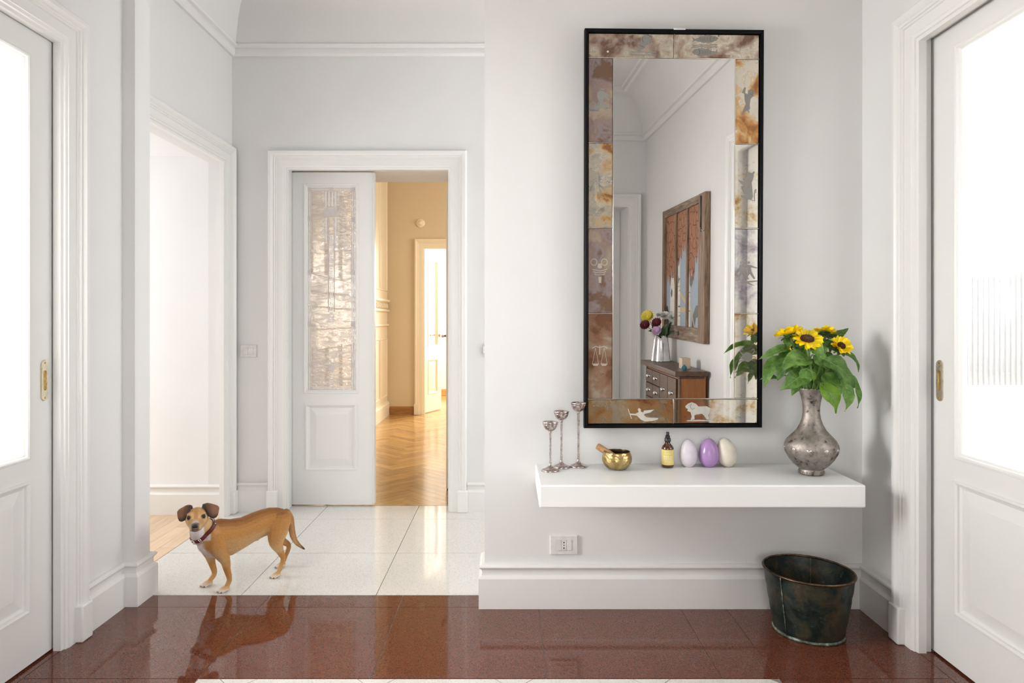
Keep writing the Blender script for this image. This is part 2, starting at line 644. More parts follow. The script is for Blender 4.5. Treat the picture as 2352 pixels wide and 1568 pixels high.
boxes('wall_corridor', [(-4.5, -1.86, 4.23, 4.35, 0, 2.4), (-4.5, -1.80, 2.95, 3.0, 0, 3.4), (-4.6, -4.5, 2.95, 4.35, 0, 2.4)],
      M['white_room'], 'bright white walls of the wood-floored corridor')
boxes('wall_left_room', [(-3.9, -3.8, 0.5, 2.95, 0, 3.0), (-3.9, -1.80, 0.4, 0.5, 0, 3.0)], M['white_room'])
boxes('wall_right_room', [(3.8, 3.9, 0.5, 2.95, 0, 3.0), (1.66, 3.9, 0.4, 0.5, 0, 3.0), (2.30, 3.9, 2.95, 3.05, 0, 3.0)], M['white_room'])
boxes('wall_rear_room', [(-2.8, -2.7, -4.6, -1.36, 0, 3.1), (2.7, 2.8, -4.6, -1.36, 0, 3.1), (-2.8, 2.8, -4.7, -4.6, 0, 3.1),
                         (-2.8, -1.80, -1.46, -1.36, 0, 3.1), (1.66, 2.8, -1.46, -1.36, 0, 3.1)], M['wall'])
boxes('wall_panelled_room', [(-1.08-0.8, -1.08, 8.67, 8.80, 0, 3.4), (-0.2, 2.1, 8.67, 8.80, 0, 3.4), (-1.08, -0.2, 8.67, 8.80, 2.12, 3.4),
                             (2.0, 2.1, 4.78, 8.67, 0, 3.4)], M['beige_wall'], 'warm beige wall at the end of the parquet room')
boxes('wall_far_room', [(-2.6, -2.5, 8.8, 10.9, 0, 3.2), (1.5, 1.6, 8.8, 10.9, 0, 3.2), (-2.6, 1.6, 10.9, 11.0, 0, 3.2)], M['white_room'])
boxes('ceiling', [(-1.80, 1.66, -1.10, 3.0, CEIL, 3.4), (-1.86, 2.3, 3.0, YF, 3.30, 3.4)], M['ceil'], 'white ceiling of the entrance and hall')
boxes('ceiling_corridor', [(-4.6, -1.86, 3.0, 4.35, 2.217, 2.4)], M['white_room'])
boxes('ceiling_side_rooms', [(-3.9, -1.80, 0.4, 2.95, 3.0, 3.1), (1.66, 3.9, 0.4, 3.05, 3.0, 3.1), (-2.8, 2.8, -4.7, -1.36, 3.1, 3.2)], M['ceil'])
boxes('ceiling_parquet_room', [(-1.9, 2.1, 4.78, 8.80, 3.3, 3.4), (-2.6, 1.6, 8.8, 11.0, 3.2, 3.3)], M['ceil'])

# ---- floors --------------------------------------------------------
GAP = 0.0016


def floor_base(name, L, mat, label):
    mb = MB()
    for b in L: mb.box(*b)
    return struct(mb.build(name, mat), label)


def piece(name, poly, parent, mat, top=0.0, thick=0.004):
    c = Vector((sum(p[0] for p in poly)/len(poly), sum(p[1] for p in poly)/len(poly), 0))
    mb = MB().prism([(p[0]-c.x, p[1]-c.y) for p in poly], -thick, 0)
    o = mb.build(name, mat, parent, local=True, recalc=True)
    o.location = (c.x, c.y, top)
    return o


def rect(x0, x1, y0, y1, g=GAP):
    return [(x0+g, y0+g), (x1-g, y0+g), (x1-g, y1-g), (x0+g, y1-g)]


fl_red = floor_base('floor', [(-1.80, 1.66, -1.36, 2.9795, -0.12, -0.0025)], M['grout_pale'],
                    'glossy dark red terrazzo floor tiles with thin pale joints')
RX = [XL+0.001, -1.04, -0.46, 0.126, 0.715, 0.905, XR-0.001]
for i in range(len(RX)-1):
    piece('red_tile', rect(RX[i], RX[i+1], 2.286, 2.855), fl_red, M['red'])
for a, b in ((-1.5755, -1.04), (-1.04, -0.46), (-0.46, -0.1015)):
    piece('red_tile', rect(a, b, 2.855, 2.98), fl_red, M['red'])
ys = [2.286, 1.70, 1.11, 0.52, -0.07, -0.878]
for j in range(len(ys)-1):
    piece('red_tile', rect(XL+0.001, -1.04, ys[j+1], ys[j]), fl_red, M['red'])
    piece('red_tile', rect(0.905, XR-0.001, ys[j+1], ys[j]), fl_red, M['red'])
# pocket door tracks stay dark: strips of the same stone in the openings
for (x0, x1, y0, y1) in ((-1.80, XL, DL0, DL1), (XR, 1.66, DR0, DR1)):
    piece('threshold', rect(x0, x1, y0, y1, 0.001), fl_red, M['red'])
# white inlay of diagonal tiles inside the red border
fl_in = floor_base('floor_inlay', [(-1.0385, 0.9035, -0.878, 2.2845, -0.0024, -0.0015)], M['grout_dark'],
                   'pale terrazzo inlay of diagonal tiles inside the red border')
d = 0.46
for i in range(-9, 10):
    for j in range(-9, 10):
        cx_, cy_ = (i-j)*d/2 + 0.018, 1.99+(i+j)*d/2
        poly = [(cx_-d/2+0.002, cy_), (cx_, cy_-d/2+0.002), (cx_+d/2-0.002, cy_), (cx_, cy_+d/2-0.002)]
        q = clip(poly, -1.037, 0.902, -0.877, 2.283)
        if len(q) >= 3 and poly_area(q) > 0.0015:
            piece('inlay_tile', q, fl_in, M['white_tile'], 0.0, 0.0012)

fl_white = floor_base('floor_hall', [(-1.757, 2.3, 2.9805, 4.417, -0.12, -0.0025)], M['grout_dark'],
                      'pale speckled terrazzo hall floor in large square tiles')
hx = [-1.757, -1.167, -0.578, 0.010, 0.60, 1.19, 1.78, 2.2]
hy = [2.98, 3.517, 4.117, 4.4165]
for i in range(len(hx)-1):
    for j in range(3):
        if j == 2 and i > 3: y1 = 4.29
        else: y1 = hy[j+1]
        piece('white_tile', rect(hx[i], hx[i+1], hy[j], y1), fl_white, M['white_tile'])

fl_wood = floor_base('floor_corridor', [(-4.5, -1.7585, 3.0, 4.23, -0.12, -0.0025)], M['grout_dark'],
                     'pale oak strip floor running away through the side doorway')
x = -1.759
r = random.Random(3)
row = 0
while x > -3.2:
    w = 0.083
    y = 3.0 - r.uniform(0.0, 0.7)
    while y < 4.23:
        L_ = r.uniform(0.55, 0.95)
        q = clip(rect(x-w, x, y, y+L_, 0.0007), -4.5, -1.759, 3.001, 4.229)
        if len(q) >= 3: piece('plank', q, fl_wood, M['plank'])
        y += L_
    x -= w
    row += 1
piece('plank', rect(-4.5, x, 3.001, 4.229, 0.0007), fl_wood, M['plank'])

fl_parq = floor_base('floor_parquet', [(-1.86, 2.1, 4.4185, 8.8, -0.12, -0.0025), (-2.6, 1.6, 8.8, 11.0, -0.12, -0.0025)],
                     M['parquet_a'], 'shiny honey oak herringbone parquet beyond the sliding door')
Wp, k_ = 0.075, 5
c45 = math.sqrt(0.5)
mesh_cache = {}


def herring(poly):
    q = clip(poly, -1.539, -0.02, 4.42, 8.669)
    if len(q) < 3 or poly_area(q) < 0.001: return
    # parquet lies mostly out of sight to the sides of the doorway: pieces only where a step aside could show them
    cy_ = sum(p[1] for p in q)/len(q); cx_ = sum(p[0] for p in q)/len(q)
    if not (-0.245*cy_-0.1 < cx_ < -0.060*cy_+0.14): return
    c = Vector((cx_, cy_, 0))
    ex = (Vector(poly[1])-Vector(poly[0])).normalized()
    ang = math.atan2(ex.y, ex.x)
    R = Matrix.Rotation(-ang, 2)
    loc = [R @ (Vector(p)-c.xy) for p in q]
    key = tuple(round(v_, 3) for p in loc for v_ in p)
    if key in mesh_cache:
        o = link('parquet_block', mesh_cache[key], None, fl_parq)
    else:
        o = MB().prism([(p.x, p.y) for p in loc], -0.003, 0).build('parquet_block', M['parquet_a'], fl_parq, local=True)
        mesh_cache[key] = o.data
    o.location = (c.x, c.y, 0); o.rotation_euler = (0, 0, ang)


def hmap(a, b):
    # lattice direction (1,1) runs along world Y
    return ((a-b)*c45*Wp - 0.93, (a+b)*c45*Wp + 4.30)


g = 0.008
for m1 in range(-20, 90):
    for m2 in range(-5, 6):
        bx_, by_ = m1 + m2*k_, m1 - m2*k_
        herring([hmap(bx_+g, by_+g), hmap(bx_+k_-g, by_+g), hmap(bx_+k_-g, by_+1-g), hmap(bx_+g, by_+1-g)])
        vx, vy = bx_+k_, by_-k_+1
        herring([hmap(vx+1-g, vy+g), hmap(vx+1-g, vy+k_-g), hmap(vx+g, vy+k_-g), hmap(vx+g, vy+g)])
struct(MB().box(-3.9, -1.80, 0.4, 2.95, -0.12, 0).build('floor_left_room', M['plank']))
struct(MB().box(1.66, 3.9, 0.4, 3.05, -0.12, 0).build('floor_right_room', M['plank']))
struct(MB().box(-2.8, 2.8, -4.7, -1.36, -0.12, 0).build('floor_rear_room', M['plank']))

# ---- baseboards, cornices ------------------------------------------
BB = [(0.0, 0.0), (0.024, 0.0), (0.024, 0.124), (0.021, 0.129), (0.012, 0.136), (0.010, 0.150), (0.013, 0.160),
      (0.020, 0.166), (0.022, 0.171), (0.020, 0.177), (0.012, 0.182), (0.0, 0.183)]


def baseboard(name, path, mat=None, prof=BB):
    return struct(MB().sweep(path, prof).build(name, mat or M['trim'], auto=25))


baseboard('baseboard_front', [(-0.10, 3.0), (-0.10, YM), (XR, YM), (XR, DR1+0.108)])
baseboard('baseboard_left', [(XL, DL1+0.108), (XL, 2.88), (-1.576, 2.88), (-1.576, 3.0), (-1.72, 3.0)])
baseboard('baseboard_left_near', [(XL, YR), (XL, DL0-0.11)])
baseboard('baseboard_right_near', [(XR, DR0-0.11), (XR, YR)])
baseboard('baseboard_hall', [(-1.70, YF), (-1.508, YF)])
baseboard('baseboard_hall_right', [(-0.26, YF), (2.2, YF), (2.2, 3.0), (-0.075, 3.0)])
baseboard('baseboard_corridor', [(-4.5, 4.23), (-1.752, 4.23)])
WB = [(0, 0), (0.02, 0), (0.02, 0.085), (0.014, 0.092), (0.014, 0.10), (0, 0.105)]
baseboard('baseboard_parquet', [(-1.505, 8.67), (-1.185, 8.67)], M['wood_base'], WB)
baseboard('baseboard_far', [(-2.5, 10.9), (1.5, 10.9)], M['parquet_a'], [(0, 0), (0.02, 0), (0.02, 0.10), (0, 0.105)])


def cornice(name, path, z0, top, closed=False):
    prof = [(0, z0), (0.018, z0), (0.030, z0+0.012), (0.034, z0+0.030), (0.030, z0+0.046), (0.046, z0+0.052), (0.050, z0+0.066),
            (0.040, z0+0.070)]
    n = 7
    for i in range(1, n+1):
        a = math.pi/2*i/n
        prof.append((0.045+0.19*(1-math.cos(a)), z0+0.075+(top-z0-0.105)*math.sin(a)))
    prof += [(0.25, top-0.028), (0.262, top-0.022), (0.27, top-0.010), (0.30, top-0.010), (0.31, top), (0, top)]
    return struct(MB().sweep(path, prof, closed).build(name, M['ceil'], auto=30))


cornice('trim_cornice_hall', [(2.2, YF), (XH, YF), (XH, 3.0)][::-1], 2.852, 3.30)
cornice('trim_cornice_entrance', [(-0.10, YM), (XR, YM), (XR, YR), (XL, YR), (XL, 2.88)], 2.81, CEIL)
# raised ceiling frame seen in the mirror
fr = MB()
ix0, ix1, iy0, iy1 = XL+0.55, XR-0.55, YR+0.55, 2.30
fr.sweep([(ix0, iy0), (ix0, iy1), (ix1, iy1), (ix1, iy0)], [(0, CEIL), (0, CEIL-0.012), (0.015, CEIL-0.022), (0.05, CEIL-0.022), (0.065, CEIL-0.012), (0.065, CEIL)], True)
struct(fr.build('trim_ceiling_frame', M['ceil'], auto=30))

# ---- casings -------------------------------------------------------
CP = [(-0.014, -0.024), (-0.014, 0.004), (-0.002, 0.006), (0.0, 0.012), (0.010, 0.015), (0.012, 0.018), (0.050, 0.019), (0.052, 0.024),
      (0.060, 0.024), (0.062, 0.029), (0.066, 0.031), (0.072, 0.029), (0.076, 0.034), (0.084, 0.040), (0.098, 0.040), (0.104, 0.034), (0.106, 0.0)]


def mat_rows(f):
    """matrix from an affine function of (u,v,w)"""
    o = Vector(f(0, 0, 0)); ex = Vector(f(1, 0, 0))-o; ey = Vector(f(0, 1, 0))-o; ez = Vector(f(0, 0, 1))-o
    return Matrix(((ex.x, ey.x, ez.x, o.x), (ex.y, ey.y, ez.y, o.y), (ex.z, ey.z, ez.z, o.z), (0, 0, 0, 1)))


ML = mat_rows(lambda u, v, w: (XL+w, u, v))
MR = mat_rows(lambda u, v, w: (XR-w, u, v))
MF = mat_rows(lambda u, v, w: (u, YF-w, v))
MHL = mat_rows(lambda u, v, w: (XH+w, u, v))
MRE = mat_rows(lambda u, v, w: (u, YR+w, v))
MY = mat_rows(lambda u, v, w: (u, 8.67-w, v))


def ubox(mb, Mx, u0, u1, v0, v1, w0, w1):
    p = MB().box(u0, u1, v0, v1, w0, w1)
    return mb.add([Mx @ q for q in p.v], p.f)


def trim(n, label, Mx, u0, u1, h, sc=1.0, plinth=True, mat=None, prof=CP):
    mat = mat or M['trim']
    P = [(a*sc, w) for a, w in prof]
    o = struct(MB().casing(u0, u1, h, P, Mx).build('trim_%d' % n, mat, auto=25), label)
    if plinth:
        for s in (-1, 1):
            u = u0 if s < 0 else u1
            mb = MB()
            a, b = (0.046*sc, 0.112*sc)
            ubox(mb, Mx, *sorted((u+s*a, u+s*b)), 0, 0.138, 0, 0.046)
            mb.build('plinth_block', mat, o, bevel=0.006)
    return o


trim(1, 'moulded white casing around the sliding door beside the stepped pier', ML, DL0, DL1, DH)
trim(2, 'moulded white casing around the sliding door beside the copper bucket', MR, DR0, DR1, DH)
trim(3, 'moulded white casing around the half open etched glass door', MF, -1.40, -0.365, 2.158, 0.98)
trim(4, 'moulded white casing around the open corridor doorway', MHL, 3.08, 4.17, 2.175, 0.95)
trim(5, 'moulded casing around the deep doorway seen in the mirror', MRE, -1.2, 1.33, 2.2, 1.0)
trim(6, 'cream casing around the far bright doorway', MY, -1.08, -0.2, 2.12, 1.05, True, M['cream_panel'])

# ---- doors ---------------------------------------------------------


def rect_mould(mb, Mx, u0, u1, v0, v1, prof):
    """closed moulding; profile (inward offset, w)"""
    rows = []
    for (u, v, du, dv) in ((u0, v0, 1, 1), (u1, v0, -1, 1), (u1, v1, -1, -1), (u0, v1, 1, -1)):
        row = []
        for a, w in prof:
            mb.v.append(Mx @ Vector((u+du*a, v+dv*a, w))); row.append(len(mb.v)-1)
        rows.append(row)
    for i in range(4):
        A, B = rows[i], rows[(i+1) % 4]
        for k in range(len(prof)-1):
            mb.f.append((A[k], B[k], B[k+1], A[k+1]))
    return mb


def raised(mb, Mx, u0, u1, v0, v1, w0, w1, c):
    """field with sloped border"""
    vs_ = []
    for (a, w) in ((0, w0), (c, w1)):
        for (u, v) in ((u0+a, v0+a), (u1-a, v0+a), (u1-a, v1-a), (u0+a, v1-a)):
            vs_.append(Mx @ Vector((u, v, w)))
    return mb.add(vs_, [(4, 5, 6, 7), (0, 1, 5, 4), (1, 2, 6, 5), (2, 3, 7, 6), (3, 0, 4, 7)])


def door_leaf(name, label, Mx, u0, u1, z0, z1, gl, pn, t, mat, pane, ribs=0, loc=(0, 0, 0), inner_panel=True):
    """Mx has w=0 on the leaf's face, w<0 into the leaf"""
    D = thing(name, label, None, loc, kind='structure')
    (g0, g1, h0, h1), (p0, p1, q0, q1) = gl, pn
    mb = MB()
    for b in ((u0, g0, z0, z1), (g1, u1, z0, z1), (g0, g1, h1, z1), (g0, g1, z0, h0)):
        if b[3] == h0:      # below the glass: frame around the panel
            pp0, pp1 = max(p0, g0), min(p1, g1)
            ubox(mb, Mx, g0, g1, q1, h0, -t, 0); ubox(mb, Mx, g0, g1, z0, q0, -t, 0)
        else:
            ubox(mb, Mx, *b, -t, 0)
    if p0 > g0: ubox(mb, Mx, g0, p0, q0, q1, -t, 0)
    if p1 < g1: ubox(mb, Mx, p1, g1, q0, q1, -t, 0)
    mb.build('stile_and_rail_frame', mat, D)
    mo = MB()
    rect_mould(mo, Mx, g0, g1, h0, h1, [(-0.008, 0.0), (-0.006, 0.004), (0.0, 0.005), (0.006, 0.002), (0.008, -0.004), (0.014, -0.008), (0.016, -0.012), (0.016, -0.02)])
    mo.build('glazing_bead', mat, D, auto=25)
    pc0, pc1 = max(p0, g0), min(p1, g1)
    mp = MB()
    ubox(mp, Mx, pc0, pc1, q0, q1, -t+0.004, -0.014)
    raised(mp, Mx, pc0+0.02, pc1-0.02, q0+0.02, q1-0.02, -0.014, -0.005, 0.045)
    mp.build('lower_panel', mat, D)
    mq = MB()
    rect_mould(mq, Mx, pc0, pc1, q0, q1, [(-0.006, 0.0), (-0.004, 0.005), (0.003, 0.006), (0.010, 0.001), (0.012, -0.006), (0.020, -0.010), (0.022, -0.014)])
    mq.build('panel_moulding', mat, D, auto=25)
    pb = MB()
    if ribs:
        n = int((g1-g0)/ribs)
        st = (g1-g0)/n
        cols = []
        for i in range(n*4+1):
            u = g0 + i*st/4
            w = -0.017 - 0.0016*(1-abs(math.cos(math.pi*i/4)))
            cols.append((u, w))
        for (u, w) in cols:
            pb.v += [Mx @ Vector((u, h0, w)), Mx @ Vector((u, h1, w))]
        for i in range(len(cols)-1):
            pb.f.append((2*i, 2*i+2, 2*i+3, 2*i+1))
    else:
        pb.add([Mx @ Vector(p) for p in ((g0, h0, -0.018), (g1, h0, -0.018), (g1, h1, -0.018), (g0, h1, -0.018))], [(0, 1, 2, 3)])
    pb.build('glass_pane', pane, D, recalc=False)
    return D


def flush_pull(Mx, parent, u, v):
    mb = MB()
    w, h = 0.0195, 0.073
    ring = []
    for k in range(24):
        a = math.pi*2*k/24
        ring.append((u+w*math.cos(a), v+(h-w)*(1 if math.sin(a) >= 0 else -1)+w*math.sin(a)))
    iw, ih = 0.0085, 0.036
    inner = []
    for k in range(24):
        a = math.pi*2*k/24
        inner.append((u+iw*math.cos(a), v+(ih-iw)*(1 if math.sin(a) >= 0 else -1)+iw*math.sin(a)))
    def rows(L, w_): return [Mx @ Vector((p[0], p[1], w_)) for p in L]
    shr = [((p[0]-u)*0.93+u, (p[1]-v)*0.985+v) for p in ring]
    V = rows(ring, 0.0) + rows(ring, 0.002) + rows(shr, 0.0035) + rows(inner, 0.0035) + rows(inner, 0.0008)
    F = []
    for r_ in range(4):
        for k in range(24):
            F.append((r_*24+k, r_*24+(k+1) % 24, (r_+1)*24+(k+1) % 24, (r_+1)*24+k))
    mb.add(V, F)
    o = mb.build('flush_pull', M['brass'], parent, auto=30)
    o['label'] = 'satin brass flush pull'
    cup = MB().add(rows(inner, 0.0009), [tuple(range(24))])
    cup.build('finger_recess', M['brass_dark'], o)
    for s in (-1, 1):
        sc = MB().lathe([(0, 0), (0.004, 0), (0.0035, 0.0012), (0, 0.0014)], 12)
        c = Matrix.Translation(Mx @ Vector((u, v+s*(h-0.011), 0.0034))) @ Mx.to_3x3().to_4x4()
        MB().add([c @ p for p in sc.v], sc.f).build('screw', M['brass_dark'], o)
    return o


MLd = mat_rows(lambda u, v, w: (-1.658+w, u, v))
d1 = door_leaf('door_1', 'white sliding door with reeded glass beside the stepped pier', MLd, 1.425, 2.60, 0.008, 2.216,
               (1.60, 2.358, 0.722, 2.115), (1.60, 2.402, 0.19, 0.638), 0.04, M['trim'], M['pane_l'], 0.021, (-1.68, 2.0, 0))
flush_pull(MLd, d1, 2.437, 0.985)
MRd = mat_rows(lambda u, v, w: (1.536-w, u, v))
d2 = door_leaf('door_2', 'white sliding door with bright reeded glass beside the sunflowers', MRd, 1.4525, 2.58, 0.008, 2.216,
               (1.60, 2.345, 0.730, 2.140), (1.60, 2.384, 0.19, 0.645), 0.04, M['trim'], M['pane_r'], 0.021, (1.556, 2.0, 0))
flush_pull(MRd, d2, 2.43, 0.985)
MB().box(1.537, 1.575, 1.4345, 1.4515, 0.008, 2.216).build('gap_shade_strip', M['dark_gap'], d2)  # dark strip painted in for the shade of the open gap beside the leaf
MFd = mat_rows(lambda u, v, w: (u, 4.415-w, v))
d3 = door_leaf('door_3', 'half open white sliding door with etched deco glass', MFd, -1.60, -0.877, 0.008, 2.155,
               (-1.318, -0.977, 0.733, 2.076), (-1.31, -0.985, 0.235, 0.655), 0.04, M['trim'], M['pane_b'], 0, (-1.2, 4.435, 0))
# rounded meeting edge of the sliding leaf
MB().box(-0.879, -0.866, 4.408, 4.46, 0.008, 2.155).build('meeting_bead', M['trim'], d3, bevel=0.005)


# etched deco pattern: thin raised bands on the glass
def etch(name, boxes_, mat=None, parent=None):
    lift = 0.0012 if mat is not None else 0.0
    mb = MB()
    for (a, b, c, e) in boxes_:
        x0, x1 = (a-CX)/FPX*4.43, (b-CX)/FPX*4.43
        z1, z0 = CAMZ-(c-CY)/FPX*4.43, CAMZ-(e-CY)/FPX*4.43
        mb.box(x0, x1, 4.4305-lift, 4.4325-lift*0.5, z0, z1)
    return mb.build(name, mat or M['etch'], parent or d3)


PA = d3
for (a, b) in ((706.3, 708.2), (709.6, 712), (713.4, 714.4), (806.6, 807.6), (809, 811.4), (812.8, 814.7)):
    etch('etched_border_line', [(a, b, 430, 896)])
for (c, e) in ((430.6, 432), (433.4, 435.6), (437.4, 438.6), (887, 888.2), (890, 892.2), (893.8, 895)):
    etch('etched_border_line', [(715, 806, c, e)])
for (px_, py_) in ((704, 428.5), (806, 428.5), (754, 428.5), (704, 497), (806, 497), (704, 620), (806, 620), (704, 738), (806, 738), (704, 832), (806, 832)):
    etch('etched_block', [(px_, px_+11, py_, py_+12)], M['etch_dim'])
for (a, c, e) in ((742, 440, 470), (778, 440, 470), (742, 500, 548), (778, 500, 548)):
    for k in range(int((e-c)/4.6)):
        etch('etched_dash', [(a-2, a+2, c+k*4.6, c+k*4.6+2.2)])
for (a, c, e) in ((749, 440, 486), (756, 440, 474), (764, 440, 474), (771, 440, 486), (749.5, 500, 560), (771, 500, 560)):
    etch('etched_column', [(a-2.2, a+1.4, c, e)])
etch('etched_keystone', [(746, 775, 476, 483.9)], M['etch_dim'])
etch('etched_keystone', [(740, 781, 484, 496)], M['etch_dim'])
for k in range(22):
    etch('etched_rung', [(757.5, 764.5, 540+k*4.75, 540+k*4.75+2.4)])
for (a, b) in ((753, 755.5), (766.5, 769)):
    etch('etched_rail', [(a, b, 500, 716)], M['etch_dim'])
for (a, b) in ((758.5, 760), (762, 763.5)):
    etch('etched_rail', [(a, b, 648, 712)])
for k in range(6):
    etch('etched_rung', [(757.5, 764.5, 712+k*5, 712+k*5+2.6)])
etch('etched_shield', [(755, 767, 838, 852)], M['etch_dim'])
for k in range(6):
    etch('etched_rung', [(757.5, 764.5, 856+k*5.5, 856+k*5.5+2.8)])

# far double door leaf, open into the bright room, and the leaf folded back beside the sliding door
hinge = Vector((-1.075, 8.80, 0))
dirv = Vector((0.17, 0.42, 0)).normalized()
nrm_ = Vector((dirv.y, -dirv.x, 0))
MLf = mat_rows(lambda u, v, w: tuple(hinge + dirv*u + nrm_*w + Vector((0, 0, v))))
d4 = door_leaf('door_4', 'narrow cream glazed door leaf standing open in the far doorway', MLf, 0.0, 0.445, 0.008, 2.105,
               (0.075, 0.345, 0.86, 1.98), (0.085, 0.335, 0.24, 0.68), 0.04, M['cream_panel'], M['pane_clear'], 0, tuple(hinge))


def lever(parent, base, outd, along, mat, L=0.10):
    """rose, neck and grip of a lever handle"""
    o = MB()
    q = outd.to_track_quat('Z', 'Y').to_matrix().to_4x4()
    rose = MB().lathe([(0, 0), (0.024, 0), (0.024, 0.004), (0.020, 0.008), (0.011, 0.009), (0.009, 0.014), (0.009, 0.030)], 16)
    T = Matrix.Translation(base) @ q
    o.add([T @ p for p in rose.v], rose.f)
    a = base+outd*0.028
    pts = [a, a+outd*0.014, a+outd*0.022+along*0.012, a+outd*0.024+along*0.04, a+outd*0.022+along*L]
    o.tube(spline(pts, 4), [0.008]*4+[0.008]*4+[0.0095]*4+[0.0085]*4+[0.011], 8)
    return o.build('lever_handle', mat, parent, auto=40)


pf = hinge+dirv*0.395+Vector((0, 0, 1.0))
h4 = lever(d4, pf, nrm_, -dirv, M['brass_dark'], 0.085)
h4['label'] = 'brass lever handle'
lever(d4, pf-nrm_*0.04, -nrm_, -dirv, M['brass_dark'], 0.085)
d5 = thing('door_5', 'white door leaf folded back behind the sliding door with a bronze lever', None, (-0.42, 4.83, 0), kind='structure')
MB().box(-0.442, -0.402, 4.83, 5.60, 0.008, 2.12).build('leaf', M['cream_panel'], d5, bevel=0.003)
h5 = lever(d5, Vector((-0.442, 5.20, 1.08)), Vector((-1, 0, 0)), Vector((0, -1, 0)), M['bronze'], 0.09)
h5['label'] = 'aged bronze lever handle'
MB().box(-0.448, -0.442, 5.18, 5.22, 0.945, 1.005).build('keyhole_plate', M['bronze'], d5, bevel=0.002)

# closed leaf of the wide doorway behind the viewer (its deep reveal shows in the mirror)
d6 = thing('door_6', 'closed white panelled leaf in the deep doorway seen in the mirror', None, (0.95, -1.32, 0), kind='structure')
MB().box(0.50, 1.328, -1.345, -1.305, 0.008, 2.195).build('leaf', M['trim'], d6, bevel=0.003)
MRl = mat_rows(lambda u, v, w: (u, -1.305+w, v))
for (v0_, v1_) in ((0.2, 0.95), (1.1, 2.05)):
    mb = MB(); rect_mould(mb, MRl, 0.62, 1.21, v0_, v1_, [(0, 0), (0.004, 0.008), (0.016, 0.009), (0.022, 0.0)]); mb.build('panel_moulding', M['trim'], d6, auto=30)

# unseen window frames on solid wall, added behind the hall end and rear room lamps


def window(name, Mx, u0, u1, v0, v1, label):
    W_ = thing(name, label, None, tuple(Mx @ Vector(((u0+u1)/2, v0, 0))), kind='structure')
    mb = MB()
    for b in ((u0-0.08, u1+0.08, v1, v1+0.08), (u0-0.08, u1+0.08, v0-0.08, v0), (u0-0.08, u0, v0, v1), (u1, u1+0.08, v0, v1)):
        ubox(mb, Mx, *b, 0, 0.03)
    mb.build('window_frame', M['trim'], W_, bevel=0.004)
    um = (u0+u1)/2
    mb = MB(); ubox(mb, Mx, um-0.02, um+0.02, v0, v1, 0.0, 0.02)
    mb.build('mullion', M['trim'], W_)
    return W_


window('added_window_1', mat_rows(lambda u, v, w: (2.2-w, u, v)), 3.14, 4.10, 0.8, 2.6, 'unseen window frame added behind the hall end lamp')
window('added_window_2', mat_rows(lambda u, v, w: (u, -4.6+w, v)), -1.7, 1.3, 0.6, 2.9, 'wide unseen window frame added behind the rear room fill lamp')

# panelled cream wall unit on the side of the parquet room
pw = thing('wall_panelling', 'cream wall panelling with carved frieze beside the parquet', None, (-1.54, 8.2, 0), kind='structure')
MB().box(-1.70, -1.54, 4.78, 8.67, 0, 3.3).build('wall_core', M['cream_panel'], pw)
MP_ = mat_rows(lambda u, v, w: (-1.54+w, u, v))
for i in range(8):
    u0 = 4.85 + i*0.475
    mb = MB()
    rect_mould(mb, MP_, u0, u0+0.44, 0.24, 0.98, [(0, 0), (0.004, 0.012), (0.014, 0.014), (0.022, 0.004), (0.022, 0.0)])
    mb.build('lower_panel_moulding', M['cream_panel'], pw, auto=30)
    mb = MB()
    rect_mould(mb, MP_, u0, u0+0.44, 1.56, 2.96, [(0, 0), (0.004, 0.012), (0.014, 0.014), (0.022, 0.004), (0.022, 0.0)])
    mb.build('upper_panel_moulding', M['cream_panel'], pw, auto=30)
MB().sweep([(-1.54, 4.78), (-1.54, 8.668)], [(0, 0), (0.03, 0), (0.03, 0.15), (0.022, 0.165), (0.0, 0.18)]).build('skirting', M['cream_panel'], pw)
for (z, h, w) in ((1.12, 0.03, 0.025), (1.30, 0.03, 0.03), (1.42, 0.035, 0.035), (3.05, 0.05, 0.03)):
    MB().sweep([(-1.54, 4.78), (-1.54, 8.668)], [(0, z), (w*0.5, z), (w, z+h*0.4), (w, z+h), (0, z+h)]).build('ledge_moulding', M['cream_panel'], pw, auto=30)
orn = MB()
for s in range(5):
    an = s/5*2*math.pi
    orn.ball((0.008, 0.022*math.cos(an), 0.022*math.sin(an)), (0.008, 0.012, 0.016), 8, 5)
orn.ball((0.012, 0, 0), (0.010, 0.012, 0.012), 8, 5)
first = None
for i in range(11):
    y = 7.65+i*0.098
    if first is None:
        first = orn.build('carved_rosette', M['cream_panel'], pw, local=True, smooth=True)
        o = first
    else:
        o = copy_part(first, 'carved_rosette', pw)
    o.location = (0.0, y-8.2, 1.375)


# ------------------------------------------------------------------ mirror
SM = 2.812/FPX           # metres per photo pixel on the mirror
psi, phi = 0.0233, 0.0128
Rm = Euler((phi, 0, psi)).to_matrix()
mc = WP(1547.5, 526.5, 2.812)
base = mc + Rm @ Vector((0, 0, -456.5*SM))
mirror = thing('wall_mirror', 'tall black-framed mirror with antiqued border panes etched with zodiac figures', 'mirror', tuple(base))
mirror.rotation_euler = (phi, 0, psi)


def mx(px): return (px-1547.5)*SM


def mz(py): return (983.0-py)*SM


